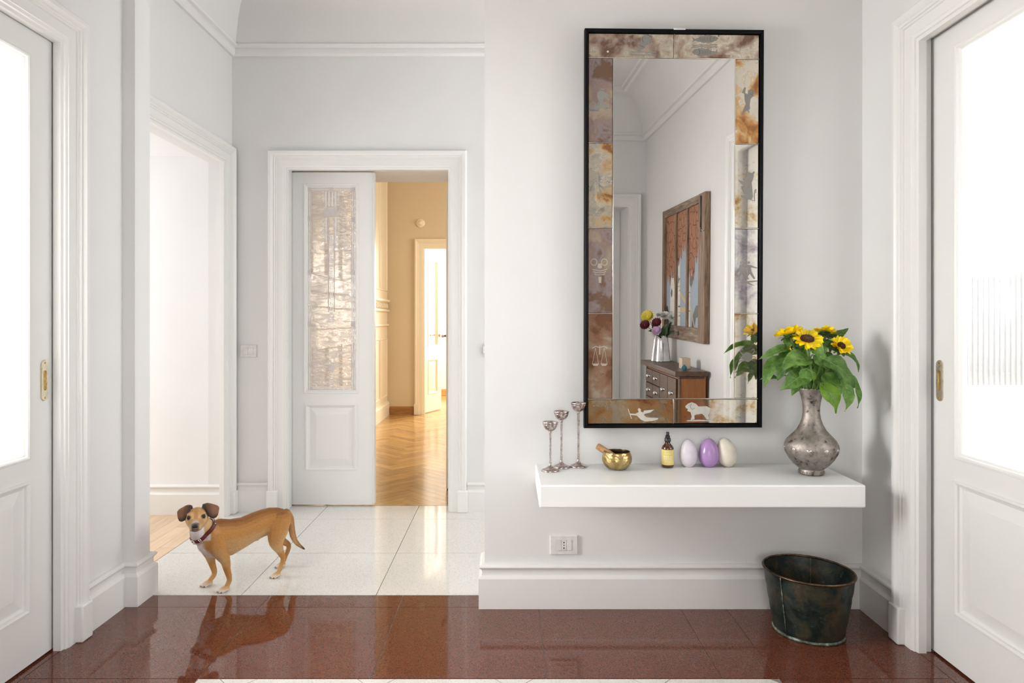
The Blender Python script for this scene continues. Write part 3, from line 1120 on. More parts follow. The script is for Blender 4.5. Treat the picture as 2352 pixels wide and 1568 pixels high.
def antique(name, seed, stops, refl, scale=15.0, rough=0.04, stretch=(1, 1, 1)):
    """silvered glass with stained backing: mirror and coloured patina mixed by blotches"""
    m = bpy.data.materials.new(name)
    m.use_nodes = True
    nt = m.node_tree
    nt.nodes.clear()
    out = N(nt, 'ShaderNodeOutputMaterial')
    tc = N(nt, 'ShaderNodeTexCoord').outputs['Object']
    mp = N(nt, 'ShaderNodeMapping')
    mp.inputs['Location'].default_value = (seed*3.1, seed*1.7, seed*2.3)
    mp.inputs['Scale'].default_value = stretch
    nt.links.new(tc, mp.inputs['Vector'])
    v = mp.outputs[0]
    n = noise(nt, v, scale, 6, 0.62, 0.3)
    col = ramp(nt, n.outputs['Fac'], stops)
    n2 = noise(nt, v, scale*6, 5, 0.7)
    col = mixc(nt, ramp(nt, n2.outputs['Fac'], [(0.58, (0, 0, 0)), (0.75, (0.55, 0.55, 0.55))]), col, tuple(c*0.6 for c in stops[0][1]))
    gl = N(nt, 'ShaderNodeBsdfGlossy'); gl.inputs['Roughness'].default_value = rough
    nt.links.new(col, gl.inputs['Color'])
    df = N(nt, 'ShaderNodeBsdfDiffuse')
    nt.links.new(col, df.inputs['Color'])
    fac = ramp(nt, n.outputs['Fac'], [(0.42, (1-refl[0],)*3), (0.58, (1-refl[1],)*3)])
    mxs = N(nt, 'ShaderNodeMixShader')
    nt.links.new(fac, mxs.inputs[0]); nt.links.new(gl.outputs[0], mxs.inputs[1]); nt.links.new(df.outputs[0], mxs.inputs[2])
    nt.links.new(mxs.outputs[0], out.inputs[0])
    return m


m_clear = bpy.data.materials.new('mirror_silver'); m_clear.use_nodes = True
b_ = m_clear.node_tree.nodes['Principled BSDF']
b_.inputs['Base Color'].default_value = (0.93, 0.925, 0.915, 1); b_.inputs['Metallic'].default_value = 1; b_.inputs['Roughness'].default_value = 0.0
m_strip = bpy.data.materials.new('bevelled_mirror_edge'); m_strip.use_nodes = True
b_ = m_strip.node_tree.nodes['Principled BSDF']
b_.inputs['Base Color'].default_value = (0.88, 0.84, 0.78, 1); b_.inputs['Metallic'].default_value = 1; b_.inputs['Roughness'].default_value = 0.12
M['figure'] = plain('engraved_frost', (0.27, 0.262, 0.24), 0.5)
M['figure_pale'] = plain('engraved_frost_pale', (0.62, 0.59, 0.53), 0.5)
M['figure_soft'] = plain('engraved_frost_soft', (0.40, 0.35, 0.285), 0.5)
M['figure_line'] = plain('engraved_groove', (0.12, 0.115, 0.105), 0.5)

cream, mauve, brown, amber, rust, violet, tan = (0.78, 0.72, 0.61), (0.40, 0.29, 0.25), (0.22, 0.14, 0.10), (0.60, 0.38, 0.17), (0.36, 0.17, 0.08), (0.36, 0.30, 0.31), (0.58, 0.47, 0.37)
TM = {
    'top': antique('stained_mirror_top', 1, [(0.40, brown), (0.46, mauve), (0.51, tan), (0.56, cream), (0.64, tan)], (0.45, 0.8), 11),
    'violet': antique('stained_mirror_violet', 2.3, [(0.40, brown), (0.47, violet), (0.53, mauve), (0.60, tan)], (0.35, 0.6), 9),
    'pale': antique('stained_mirror_pale', 3, [(0.36, rust), (0.41, amber), (0.47, (0.72, 0.60, 0.42)), (0.52, cream), (0.7, cream)], (0.5, 0.9), 9),
    'brown': antique('stained_mirror_brown', 4, [(0.40, (0.20, 0.10, 0.06)), (0.47, (0.34, 0.19, 0.12)), (0.53, (0.40, 0.26, 0.18)), (0.60, tan)], (0.35, 0.6), 8),
    'amber': antique('stained_mirror_amber', 5.4, [(0.38, rust), (0.44, (0.58, 0.30, 0.11)), (0.50, (0.74, 0.55, 0.33)), (0.56, cream)], (0.5, 0.85), 10),
    'clear': antique('stained_mirror_clear', 6, [(0.30, rust), (0.37, amber), (0.44, (0.84, 0.74, 0.58)), (0.50, (0.88, 0.84, 0.76))], (0.9, 1.0), 9),
    'lilac': antique('stained_mirror_lilac', 7, [(0.36, violet), (0.45, (0.66, 0.61, 0.66)), (0.52, (0.86, 0.83, 0.78))], (0.85, 1.0), 8),
    'bottom': antique('stained_mirror_bottom', 8.2, [(0.40, (0.20, 0.09, 0.045)), (0.46, (0.40, 0.20, 0.08)), (0.52, (0.50, 0.31, 0.14)), (0.60, (0.60, 0.48, 0.34))], (0.45, 0.8), 9),
}

# frame: four mitred bars with a rounded section
fo = (1341.5, 1753.5, 70.0, 983.0)
wf = 9.0


def frame_bar(pts):
    mb = MB()
    prof = [(0.0, 0.022), (0.0, -0.004), (0.15, -0.010), (0.5, -0.012), (0.85, -0.009), (1.0, -0.002), (1.0, 0.010)]
    (oa, ia), (ob, ib) = pts
    rows = []
    for (o_, i_) in pts:
        row = []
        for t, y in prof:
            px = o_[0]+(i_[0]-o_[0])*t; py = o_[1]+(i_[1]-o_[1])*t
            mb.v.append(Vector((mx(px), y, mz(py)))); row.append(len(mb.v)-1)
        rows.append(row)
    for k in range(len(prof)-1):
        mb.f.append((rows[0][k], rows[1][k], rows[1][k+1], rows[0][k+1]))
    mb.f.append(tuple(rows[0])); mb.f.append(tuple(reversed(rows[1])))
    return mb


L_, R_, T_, B_ = fo
oc = [(L_, T_), (R_, T_), (R_, B_), (L_, B_)]
ic = [(L_+wf, T_+wf+1), (R_-wf, T_+wf+1), (R_-wf, B_-wf), (L_+wf, B_-wf)]
for a in range(4):
    b = (a+1) % 4
    frame_bar([(oc[a], ic[a]), (oc[b], ic[b])]).build('frame_bar', M['black'], mirror, local=True, auto=50)
MB().box(mx(L_+2), mx(R_-2), 0.012, 0.021, mz(B_-2), mz(T_+2)).build('backing_board', M['black'], mirror, local=True)
# chipped plaster crumb on the top bar
MB().box(mx(1544), mx(1572), -0.013, 0.010, mz(73.5), mz(68.5)).build('wall_bracket', M['plastic'], mirror, local=True, bevel=0.003)
MB().box(mx(1407.5), mx(1687.5), 0.0, 0.008, mz(915), mz(137)).build('centre_pane', m_clear, mirror, local=True)


def border(name, px0, px1, py0, py1, mat):
    g_ = 0.7
    mb = MB().chamfer(mx(px0+g_), mx(px1-g_), 0.0, 0.008, mz(py1-g_), mz(py0+g_), 0.0022, '-y')
    return mb.build('border_pane', TM[mat], mirror, local=True)


rows_y = [136, 330, 524, 720, 916]
BP = {}
BP['aq'] = border('', 1350, 1547.5, 80, 136, 'top')
BP['pi'] = border('', 1547.5, 1744, 80, 136, 'top')
for i, (ml, mr) in enumerate((('violet', 'amber'), ('pale', 'clear'), ('violet', 'lilac'), ('brown', 'clear'))):
    BP['l%d' % i] = border('', 1350, 1407, rows_y[i], rows_y[i+1], ml)
    BP['r%d' % i] = border('', 1688, 1744, rows_y[i], rows_y[i+1], mr)
BP['vi'] = border('', 1350, 1548.5, 917, 974, 'bottom')
BP['le'] = border('', 1548.5, 1744, 917, 974, 'clear')
for k_i, bp_ in enumerate(BP.values()):
    pass
# bright bevelled strips over the joints
def strip(px0, px1, py0, py1):
    MB().box(mx(px0), mx(px1), -0.0016, 0.002, mz(py1), mz(py0)).build('joint_strip', m_strip, mirror, local=True, bevel=0.0007)


strip(1406.4, 1408.2, 136, 916); strip(1686.8, 1689.0, 136, 916)
strip(1350, 1744, 915.2, 917.2); strip(1350, 1744, 135.2, 136.6)
strip(1546.7, 1548.2, 80, 135); strip(1547.4, 1549.6, 917.5, 974)
for y in rows_y[1:-1]:
    strip(1350, 1406, y-0.7, y+0.7); strip(1689.4, 1744, y-0.7, y+0.7)


# engraved figures, as shallow relief on the panes
def fig(name, pane, pts, z=4, mat='figure', depth=0.0006):
    s, ox, oy = (3.337, 1320, 50) if z == 4 else (3.137, 1320, 500)
    P = [(mx(ox+p[0]/s), mz(oy+p[1]/s)) for p in pts]
    mb = MB()
    n = len(P)
    mb.v += [Vector((p[0], -depth, p[1])) for p in P] + [Vector((p[0], 0.0, p[1])) for p in P]
    mb.f.append(tuple(range(n)))
    for i in range(n): mb.f.append((i, (i+1) % n, n+(i+1) % n, n+i))
    return mb.build(name, M[mat], BP[pane], local=True)


def line(name, pane, pts, w, z=4, mat='figure', closed=False):
    """engraved stroke of width w (zoom pixels)"""
    P = [Vector(p) for p in pts]
    L, R = [], []
    n = len(P)
    for i in range(n):
        a = P[max(0, i-1)] if not closed else P[i-1]
        c = P[min(n-1, i+1)] if not closed else P[(i+1) % n]
        t = (c-a).normalized()
        nn = Vector((-t.y, t.x))*w/2
        L.append(P[i]+nn); R.append(P[i]-nn)
    s, ox, oy = (3.337, 1320, 50) if z == 4 else (3.137, 1320, 500)
    mb = MB()
    for q in L+R:
        mb.v.append(Vector((mx(ox+q.x/s), -0.0007, mz(oy+q.y/s))))
    for i in range(n if closed else n-1):
        j = (i+1) % n
        mb.f.append((i, j, n+j, n+i))
    return mb.build(name, M[mat], BP[pane], local=True, recalc=False)


def circ(c, r, n=14, sy=1.0):
    return [(c[0]+r*math.cos(2*math.pi*k/n), c[1]+r*sy*math.sin(2*math.pi*k/n)) for k in range(n)]


# water jug
fig('engraved_jug', 'aq', [(545, 108), (585, 125), (580, 150), (562, 183), (532, 196), (531, 216), (505, 219), (480, 200), (480, 181), (500, 175), (502, 145), (517, 120)])
line('engraved_line', 'aq', [(515, 125), (512, 150), (520, 165)], 4, mat='figure_line'); line('engraved_line', 'aq', [(550, 108), (586, 128)], 6, mat='figure_line')
line('engraved_line', 'aq', [(482, 184), (505, 196), (530, 206)], 4, mat='figure_line')
for k in range(3): line('engraved_stream', 'aq', [(495+k*14, 208+k*2), (480+k*12, 220), (466+k*14, 236)], 7)
fig('engraved_bar', 'aq', [(427, 237), (620, 237), (620, 246), (427, 246)]); fig('engraved_bar', 'aq', [(427, 257), (620, 257), (620, 266), (427, 266)])
fig('engraved_star', 'aq', [(423+(13 if k % 2 == 0 else 5)*math.sin(k*math.pi/5), 122-(13 if k % 2 == 0 else 5)*math.cos(k*math.pi/5)) for k in range(10)], mat='figure_line')
fig('engraved_star', 'aq', [(411, 153), (416, 162), (406, 162)]); fig('engraved_star', 'aq', circ((600, 187), 5)); fig('engraved_star', 'aq', circ((249, 240), 8), mat='figure_pale')
# two fishes
f1 = [(895, 122), (905, 145), (896, 162), (918, 150), (945, 158), (985, 165), (1040, 161), (1082, 150), (1098, 130), (1075, 117), (1030, 113), (1012, 104), (985, 112), (945, 126), (918, 140)]
fig('engraved_fish', 'pi', f1)
f2 = [(893, 238), (912, 215), (950, 208), (975, 204), (1005, 213), (1045, 226), (1070, 232), (1094, 212), (1089, 230), (1098, 250), (1068, 242), (1030, 254), (985, 268), (940, 264), (912, 256)]
fig('engraved_fish', 'pi', f2)
line('engraved_gill', 'pi', [(1040, 118), (1030, 138), (1040, 158)], 4, mat='figure_line'); line('engraved_gill', 'pi', [(945, 212), (956, 238), (945, 262)], 4, mat='figure_line')
for k in range(4):
    line('engraved_scale', 'pi', [(1015-k*18, 124), (1008-k*18, 136), (1015-k*18, 150)], 2.5, mat='figure_line')
    line('engraved_scale', 'pi', [(975+k*18, 226), (982+k*18, 238), (975+k*18, 250)], 2.5, mat='figure_line')
fig('engraved_eye', 'pi', circ((1065, 130), 5), mat='figure_line'); fig('engraved_eye', 'pi', circ((918, 230), 5), mat='figure_line')
for yy in (183, 197): line('engraved_wave', 'pi', [(897+k*16, yy+3*math.sin(k*1.05)) for k in range(13)], 6)
fig('engraved_star', 'pi', circ((1099, 114), 5), mat='figure_line'); fig('engraved_star', 'pi', circ((1152, 152), 5), mat='figure_pale'); fig('engraved_star', 'pi', circ((893, 206), 5))
# rearing sea goat
fig('engraved_goat', 'l0', [(168, 575), (172, 550), (190, 536), (215, 540), (240, 556), (264, 570), (262, 582), (236, 576), (262, 600), (262, 611), (226, 590), (214, 612), (226, 640), (264, 660), (263, 672), (232, 664), (254, 682), (244, 690), (205, 668), (178, 668), (184, 690), (152, 698), (120, 690), (108, 672), (140, 668), (165, 648), (178, 620), (172, 600)])
line('engraved_tail', 'l0', [(150, 660), (158, 640), (142, 626), (120, 634), (108, 655), (112, 680)], 9)
line('engraved_horn', 'l0', [(192, 527), (208, 524), (224, 532)], 8)
line('engraved_line', 'l0', [(170, 600), (185, 625), (180, 655)], 3, mat='figure_line'); line('engraved_line', 'l0', [(120, 690), (150, 684), (176, 690)], 3, mat='figure_line')
# bow and arrow
line('engraved_arrow', 'l1', [(190, 1165), (190, 1345)], 6)
for k in range(5): line('engraved_feather', 'l1', [(178, 1172+k*12), (190, 1182+k*12), (203, 1172+k*12)], 4)
fig('engraved_arrowhead', 'l1', [(180, 1302), (201, 1302), (190, 1345)])
line('engraved_bow', 'l1', [(112, 1302), (130, 1262), (150, 1222), (160, 1220), (188, 1262), (220, 1275), (262, 1262)], 11)
line('engraved_string', 'l1', [(118, 1304), (150, 1278), (178, 1262)], 5); line('engraved_hand', 'l1', [(196, 1262), (215, 1290), (228, 1286)], 8)
line('engraved_letter', 'l1', [(240, 1240), (246, 1220), (256, 1236)], 4); line('engraved_letter', 'l1', [(258, 1228), (268, 1236)], 4); line('engraved_letter', 'l1', [(108, 1262), (120, 1284)], 4)
# mask-like crab
for cx2 in (137, 212):
    line('engraved_ring', 'l2', circ((cx2, 320), 22, 16, 1.05), 6, 5, 'figure_soft', True)
fig('engraved_body', 'l2', [(168, 330), (190, 330), (198, 358), (180, 368), (162, 358)], 5, 'figure_soft')
for k in range(3): line('engraved_row', 'l2', [(125+k*8, 372+k*16), (152, 378+k*16), (180, 384+k*14), (208, 378+k*16), (232-k*8, 370+k*16)], 6, 5, 'figure_soft')
fig('engraved_tail', 'l2', [(170, 425), (192, 425), (190, 470), (172, 470)], 5, 'figure_soft')
# scales
line('engraved_beam', 'l3', [(126, 940), (150, 925), (180, 935), (210, 925), (236, 940)], 7, 5, 'figure_soft')
line('engraved_post', 'l3', [(180, 920), (180, 985)], 7, 5, 'figure_soft')
for cx2 in (150, 212):
    line('engraved_cord', 'l3', [(cx2, 935), (cx2-22, 1050)], 3, 5, 'figure_soft'); line('engraved_cord', 'l3', [(cx2, 935), (cx2+22, 1050)], 3, 5, 'figure_soft')
    fig('engraved_pan', 'l3', [(cx2-26, 1050), (cx2+26, 1050), (cx2+14, 1066), (cx2-14, 1066)], 5, 'figure_soft')
# dancing woman
fig('engraved_woman', 'r0', [(1302, 500), (1311, 506), (1306, 545), (1326, 556), (1330, 525), (1356, 514), (1376, 530), (1371, 568), (1348, 590), (1341, 640), (1344, 668), (1334, 676), (1342, 696), (1334, 698), (1324, 680), (1304, 690), (1286, 720), (1284, 690), (1302, 650), (1311, 630), (1302, 600), (1300, 552), (1280, 543), (1290, 520)])
line('engraved_line', 'r0', [(1336, 530), (1356, 522), (1370, 540), (1358, 560), (1342, 552)], 3, mat='figure_line')
# bull
fig('engraved_bull', 'r1', [(1320, 1162), (1336, 1150), (1360, 1158), (1378, 1142), (1384, 1150), (1376, 1166), (1372, 1195), (1360, 1232), (1366, 1290), (1371, 1340), (1357, 1366), (1320, 1352), (1280, 1341), (1276, 1326), (1312, 1324), (1292, 1300), (1280, 1266), (1300, 1254), (1262, 1222), (1258, 1208), (1302, 1226), (1292, 1200), (1322, 1190)])
line('engraved_tail', 'r1', [(1360, 1366), (1384, 1370), (1380, 1330), (1384, 1290), (1394, 1280), (1392, 1312)], 6)
# twins
for (dx, fl_) in ((0, 1), (54, 1)):
    fig('engraved_head', 'r2', circ((1206+dx, 322), 10), 5, 'figure')
fig('engraved_twin', 'r2', [(1196, 335), (1218, 338), (1224, 372), (1236, 400), (1264, 440), (1252, 443), (1222, 412), (1208, 402), (1190, 450), (1180, 448), (1196, 385), (1170, 396), (1168, 388), (1190, 358)], 5)
fig('engraved_twin', 'r2', [(1250, 337), (1274, 339), (1322, 358), (1320, 364), (1276, 356), (1280, 386), (1308, 437), (1296, 441), (1268, 402), (1240, 438), (1228, 434), (1252, 395), (1250, 362), (1224, 364), (1222, 356)], 5)
fig('engraved_ground', 'r2', [(1166, 468), (1232, 456), (1325, 449), (1325, 458), (1262, 466), (1306, 490), (1240, 472)], 5)
fig('engraved_star', 'r2', circ((1233, 300), 4), 5, 'figure_line')
# crab
fig('engraved_crab', 'r3', [(1218, 985), (1245, 968), (1275, 975), (1292, 998), (1285, 1025), (1258, 1042), (1228, 1030), (1212, 1008)], 5)
for s in (-1, 1):
    line('engraved_claw', 'r3', [(1252+s*34, 985), (1252+s*52, 965), (1252+s*46, 945), (1252+s*30, 955)], 7, 5)
    for k in range(3): line('engraved_leg', 'r3', [(1252+s*34, 1005+k*12), (1252+s*54, 1000+k*16), (1252+s*60, 1012+k*16)], 4, 5)
# flying virgin
fig('engraved_winged_figure', 'vi', [(398, 1411), (440, 1413), (464, 1400), (456, 1382), (466, 1370), (480, 1382), (478, 1396), (496, 1404), (502, 1390), (576, 1383), (548, 1404), (506, 1414), (502, 1424), (522, 1440), (607, 1444), (602, 1455), (560, 1466), (510, 1469), (480, 1456), (450, 1426), (398, 1421)], 5, 'figure_pale')
line('engraved_staff', 'vi', [(386, 1376), (398, 1412), (412, 1448)], 5, 5, 'figure_pale')
# lion
fig('engraved_lion', 'le', [(803, 1358), (822, 1341), (850, 1331), (880, 1342), (898, 1362), (958, 1360), (984, 1374), (982, 1402), (968, 1424), (978, 1454), (958, 1457), (938, 1428), (924, 1414), (882, 1420), (868, 1426), (870, 1454), (840, 1460), (850, 1438), (840, 1402), (815, 1394), (822, 1380), (806, 1372)], 5, 'figure_pale')
line('engraved_tail', 'le', [(982, 1376), (1010, 1384), (1036, 1392), (1056, 1389)], 5, 5, 'figure_pale')
fig('engraved_ground', 'le', [(812, 1462), (900, 1458), (990, 1462), (988, 1469), (815, 1469)], 5, 'figure_pale')
line('engraved_line', 'le', [(846, 1340), (838, 1362), (852, 1384), (872, 1372)], 3, 5, 'figure_line'); fig('engraved_eye', 'le', circ((829, 1353), 4), 5, 'figure_line')


# ------------------------------------------------------------------ shelf and what stands on it
SH = 0.600
shelf = setp(MB().box(0.112, 1.300, 2.482, YM-0.001, 0.517, SH).build('wall_shelf', M['shelf'], bevel=0.006, seg=3),
             'thick white floating shelf under the tall mirror', 'shelf')

M['pewter'] = metal_worn('antique_pewter', [(0.30, (0.30, 0.25, 0.23)), (0.5, (0.52, 0.45, 0.43)), (0.75, (0.68, 0.60, 0.58))], 60, 0.26, bmp=0.12)
M['vase_metal'] = metal_worn('worn_silver_plate', [(0.34, (0.07, 0.058, 0.05)), (0.42, (0.29, 0.255, 0.23)), (0.62, (0.42, 0.375, 0.345))], 42, 0.52, 0.1, 0.14)
M['stud'] = metal_worn('bright_stud', [(0.4, (0.45, 0.42, 0.40)), (0.7, (0.80, 0.77, 0.74))], 80, 0.2, bmp=0.0)


def candle_holder(x, y, h, label):
    t = thing('candle_holder', label, 'candle holder', (x, y, SH), 'trio of slim metal candle holders')
    c = (x, y, SH)
    MB().lathe([(0, 0), (0.0345, 0), (0.0355, 0.003), (0.034, 0.006), (0.022, 0.011), (0.012, 0.016), (0.007, 0.022), (0.0045, 0.030)], 32, c).build('foot', M['pewter'], t, auto=50)
    prof = [(0.0042, 0.028)]
    n = 14
    for i in range(n+1):
        z = 0.030+(h-0.075)*i/n
        prof.append((0.0038+0.0005*math.sin(i*1.7)+(0.0012 if i in (0, n) else 0), z))
    MB().lathe(prof, 14, c).build('stem', M['pewter'], t, auto=60)
    zt = h
    cup = [(0.004, zt-0.046), (0.007, zt-0.043), (0.005, zt-0.039), (0.010, zt-0.036), (0.020, zt-0.030), (0.0265, zt-0.020), (0.028, zt-0.012),
           (0.0275, zt-0.009), (0.0305, zt-0.006), (0.0315, zt-0.002), (0.030, zt), (0.0275, zt-0.002), (0.025, zt-0.012), (0.018, zt-0.024), (0, zt-0.028)]
    MB().lathe(cup, 32, c).build('cup', M['pewter'], t, auto=60)
    MB().lathe([(0.0285, zt-0.0125), (0.0300, zt-0.0115), (0.0300, zt-0.0095), (0.0285, zt-0.0085)], 32, c).build('collar_ring', M['pewter'], t, auto=60)


candle_holder(0.286, 2.795, 0.263, 'tallest slim metal candle holder beside the mirror frame')
candle_holder(0.2155, 2.782, 0.230, 'middle height slim metal candle holder between two others')
candle_holder(0.1665, 2.718, 0.196, 'shortest slim metal candle holder at the shelf end')

# singing bowl and mallet
mb_, nt, b = new_mat('engraved_brass')
v = coords(nt, 'obj')
n = noise(nt, v, 28, 4, 0.6, 0.5)
nt.links.new(ramp(nt, n.outputs['Fac'], [(0.32, (0.26, 0.17, 0.055)), (0.5, (0.50, 0.37, 0.15)), (0.7, (0.68, 0.54, 0.27))]), b.inputs['Base Color'])
b.inputs['Metallic'].default_value = 1; b.inputs['Roughness'].default_value = 0.30
wv = N(nt, 'ShaderNodeTexWave', wave_type='RINGS'); wv.inputs['Scale'].default_value = 26; wv.inputs['Distortion'].default_value = 9
nt.links.new(v, wv.inputs['Vector'])
bump(nt, b, wv.outputs['Fac'], 0.35, 0.002)
M['bowl'] = mb_
M['bowl_in'] = metal_worn('bowl_inside', [(0.3, (0.05, 0.038, 0.02)), (0.7, (0.13, 0.10, 0.055))], 30, 0.4)
bx, by = (1417-CX)/FPX*2.755, 2.755
bowl = thing('singing_bowl', 'small round engraved brass singing bowl with a dark inside', 'bowl', (bx, by, SH))
MB().lathe([(0, 0.0), (0.026, 0.0), (0.038, 0.004), (0.050, 0.014), (0.0585, 0.030), (0.060, 0.042), (0.0575, 0.056), (0.0540, 0.067), (0.0535, 0.071), (0.0515, 0.0715)], 48, (bx, by, SH)).build('bowl_shell', M['bowl'], bowl, smooth=True)
MB().lathe([(0.0516, 0.0715), (0.0500, 0.066), (0.0545, 0.052), (0.056, 0.040), (0.053, 0.026), (0.040, 0.012), (0, 0.008)], 48, (bx, by, SH)).build('bowl_inside', M['bowl_in'], bowl, smooth=True)
for z_, r_ in ((0.060, 0.0565), (0.0505, 0.0591)):
    MB().lathe([(r_-0.0006, z_-0.0012), (r_+0.0005, z_-0.0004), (r_+0.0002, z_+0.0006), (r_-0.0014, z_+0.0012)], 48, (bx, by, SH)).build('engraved_band', M['brass_dark'], bowl, smooth=True)
sw = MB()
for s_ in (-1, 0, 1):
    pts = []
    for k in range(26):
        a = k/25*math.pi*3.1
        rr = 0.0125*(1-k/32)
        du, dz = rr*math.cos(a), rr*math.sin(a)
        th = -math.pi/2 + s_*0.62 + du/0.055
        zz = 0.031+dz*0.9
        # radius of the shell at that height
        prof = [(0.004, 0.038), (0.014, 0.050), (0.030, 0.0585), (0.042, 0.060), (0.056, 0.0575)]
        R0 = prof[-1][1]
        for (z0_, r0_), (z1_, r1_) in zip(prof[:-1], prof[1:]):
            if z0_ <= zz <= z1_: R0 = r0_+(r1_-r0_)*(zz-z0_)/(z1_-z0_)
        pts.append((bx+R0*math.cos(th), by+R0*math.sin(th), SH+zz))
    sw.tube(pts, 0.0007, 5)
sw.build('scroll_engraving', M['brass_dark'], bowl, smooth=True)

M['mallet'] = wood('mallet_wood', (0.36, 0.18, 0.07), (0.52, 0.29, 0.13), (0.62, 0.38, 0.19), 0.5, 'X', 12, 0.0)
mp0 = Vector((bx+0.028, by-0.002, SH+0.024))
mp1 = WP(1371.5, 1023.5, 2.80)
ax_ = (mp1-mp0).normalized()
ln = (mp1-mp0).length
mal = MB().lathe([(0, 0), (0.009, 0.0), (0.0105, 0.004), (0.0105, 0.018), (0.0085, 0.021), (0.0085, 0.024), (0.0105, 0.027), (0.0105, 0.033), (0.0085, 0.036),
                  (0.0090, 0.040), (0.0125, 0.044), (0.0132, ln*0.7), (0.0132, ln-0.004), (0.0115, ln), (0, ln)], 24)
q = Matrix.Translation(mp0) @ ax_.to_track_quat('Z', 'Y').to_matrix().to_4x4()
setp(MB().add([q @ p for p in mal.v], mal.f).build('bowl_mallet', M['mallet'], auto=35), 'turned wooden mallet leaning inside the brass bowl', 'mallet')

# amber spray bottle
M['amber_glass'] = plain('amber_glass', (0.075, 0.022, 0.006), 0.06, 0.0, 0.6, Coat_Weight=0.6)
M['black_cap'] = plain('black_pump_plastic', (0.012, 0.013, 0.014), 0.3)
M['label_yellow'] = plain('yellow_label', (0.82, 0.66, 0.20), 0.55)
M['label_print'] = plain('pale_label_print', (0.90, 0.83, 0.58), 0.55)
tx, ty = (1533.5-CX)/FPX*2.788, 2.788
bt = thing('spray_bottle', 'amber glass spray bottle with yellow label and black pump', 'bottle', (tx, ty, SH))
c = (tx, ty, SH)
MB().lathe([(0, 0), (0.020, 0), (0.0240, 0.003), (0.0245, 0.007), (0.0245, 0.076), (0.0238, 0.081), (0.020, 0.088), (0.0140, 0.094), (0.0108, 0.099), (0.0105, 0.106), (0, 0.106)], 40, c).build('glass_body', M['amber_glass'], bt, smooth=True)
lab = MB()
for k in range(31):
    a = math.radians(-90-112+224*k/30)
    for z_ in (0.0125, 0.0745): lab.v.append(Vector((tx+0.0249*math.cos(a), ty+0.0249*math.sin(a), SH+z_)))
for k in range(30): lab.f.append((2*k, 2*k+2, 2*k+3, 2*k+1))
lo = lab.build('paper_label', M['label_yellow'], bt, smooth=True)


def label_marks(z0, z1, spans):
    m_ = MB()
    for (a0, a1) in spans:
        n_ = max(2, int((a1-a0)/6))
        for k in range(n_):
            aa = [math.radians(-90+a0+(a1-a0)*j/n_) for j in (k, k+1)]
            P_ = [Vector((tx+0.02505*math.cos(a), ty+0.02505*math.sin(a), SH+z)) for a, z in ((aa[0], z0), (aa[1], z0), (aa[1], z1), (aa[0], z1))]
            m_.add(P_, [(0, 1, 2, 3)])
    return m_.build('label_print', M['label_print'], lo)


label_marks(0.058, 0.060, [(-45, 20)]); label_marks(0.066, 0.068, [(-42, -28)])
label_marks(0.044, 0.0485, [(-52, -36), (-30, -18), (-12, -2), (4, 12), (16, 30)])
label_marks(0.036, 0.0405, [(-48, -32), (-26, -16), (-8, 4), (10, 18), (20, 26)])
for z_ in (0.030, 0.026, 0.0225): label_marks(z_, z_+0.001, [(-40, 38)])
MB().lathe([(0, 0.105), (0.0125, 0.105), (0.0125, 0.117), (0.0115, 0.119), (0.0095, 0.120), (0.0095, 0.128), (0.0065, 0.130), (0.0065, 0.142), (0.0055, 0.1435), (0, 0.1435)], 28, c).build('pump_cap', M['black_cap'], bt, auto=35)
MB().box(tx-0.003, tx+0.003, ty-0.011, ty-0.005, SH+0.134, SH+0.139).build('nozzle', M['black_cap'], bt, bevel=0.001)

# three egg candles


def egg(px, w, h, col, label, wick, lean=0.0, rough=0.42):
    x_, y_ = (px-CX)/FPX*2.79, 2.795
    mt = plain('egg_wax_'+label.split()[0], col, rough, 0, 0.5)
    mt.node_tree.nodes['Principled BSDF'].inputs['Subsurface Weight'].default_value = 0.25
    mt.node_tree.nodes['Principled BSDF'].inputs['Subsurface Radius'].default_value = (0.006, 0.005, 0.005)
    t = thing('egg_candle', label, 'candle', (x_, y_, SH), 'row of egg candles')
    prof = [(0, 0), (w*0.20, 0)]
    n_ = 22
    for i in range(1, n_):
        a = math.pi*i/n_
        z_ = (1-math.cos(a))/2
        r_ = w/2*math.sin(a)**0.92*(1.0+0.16*math.cos(a))
        if z_*h < 0.004: continue
        if r_ < w*0.20 and z_ < 0.3: r_ = w*0.2
        prof.append((r_, z_*h))
    prof.append((0, h))
    m_ = MB().lathe(prof, 40)
    Rl = Matrix.Rotation(lean, 3, 'Y')
    m_.v = [Rl @ p for p in m_.v]
    mn = min(p.z for p in m_.v)
    m_.v = [p+Vector((x_, y_, SH-mn)) for p in m_.v]
    m_.build('wax_body', mt, t, smooth=True)
    if wick:
        MB().tube([(x_, y_, SH+h-0.002), (x_-0.0005, y_, SH+h+0.004), (x_-0.002, y_, SH+h+0.007)], [0.0016, 0.0012, 0.0009], 6).build('wick', mt, t)


egg(1581.5, 0.0715, 0.112, (0.74, 0.68, 0.75), 'pale lilac egg candle beside the amber bottle', True)
egg(1629.0, 0.0815, 0.116, (0.46, 0.28, 0.56), 'glossy violet egg candle in the middle of three', True, 0, 0.22)
egg(1674.5, 0.0800, 0.115, (0.80, 0.74, 0.62), 'cream egg candle leaning beside the violet one', False, -0.16)

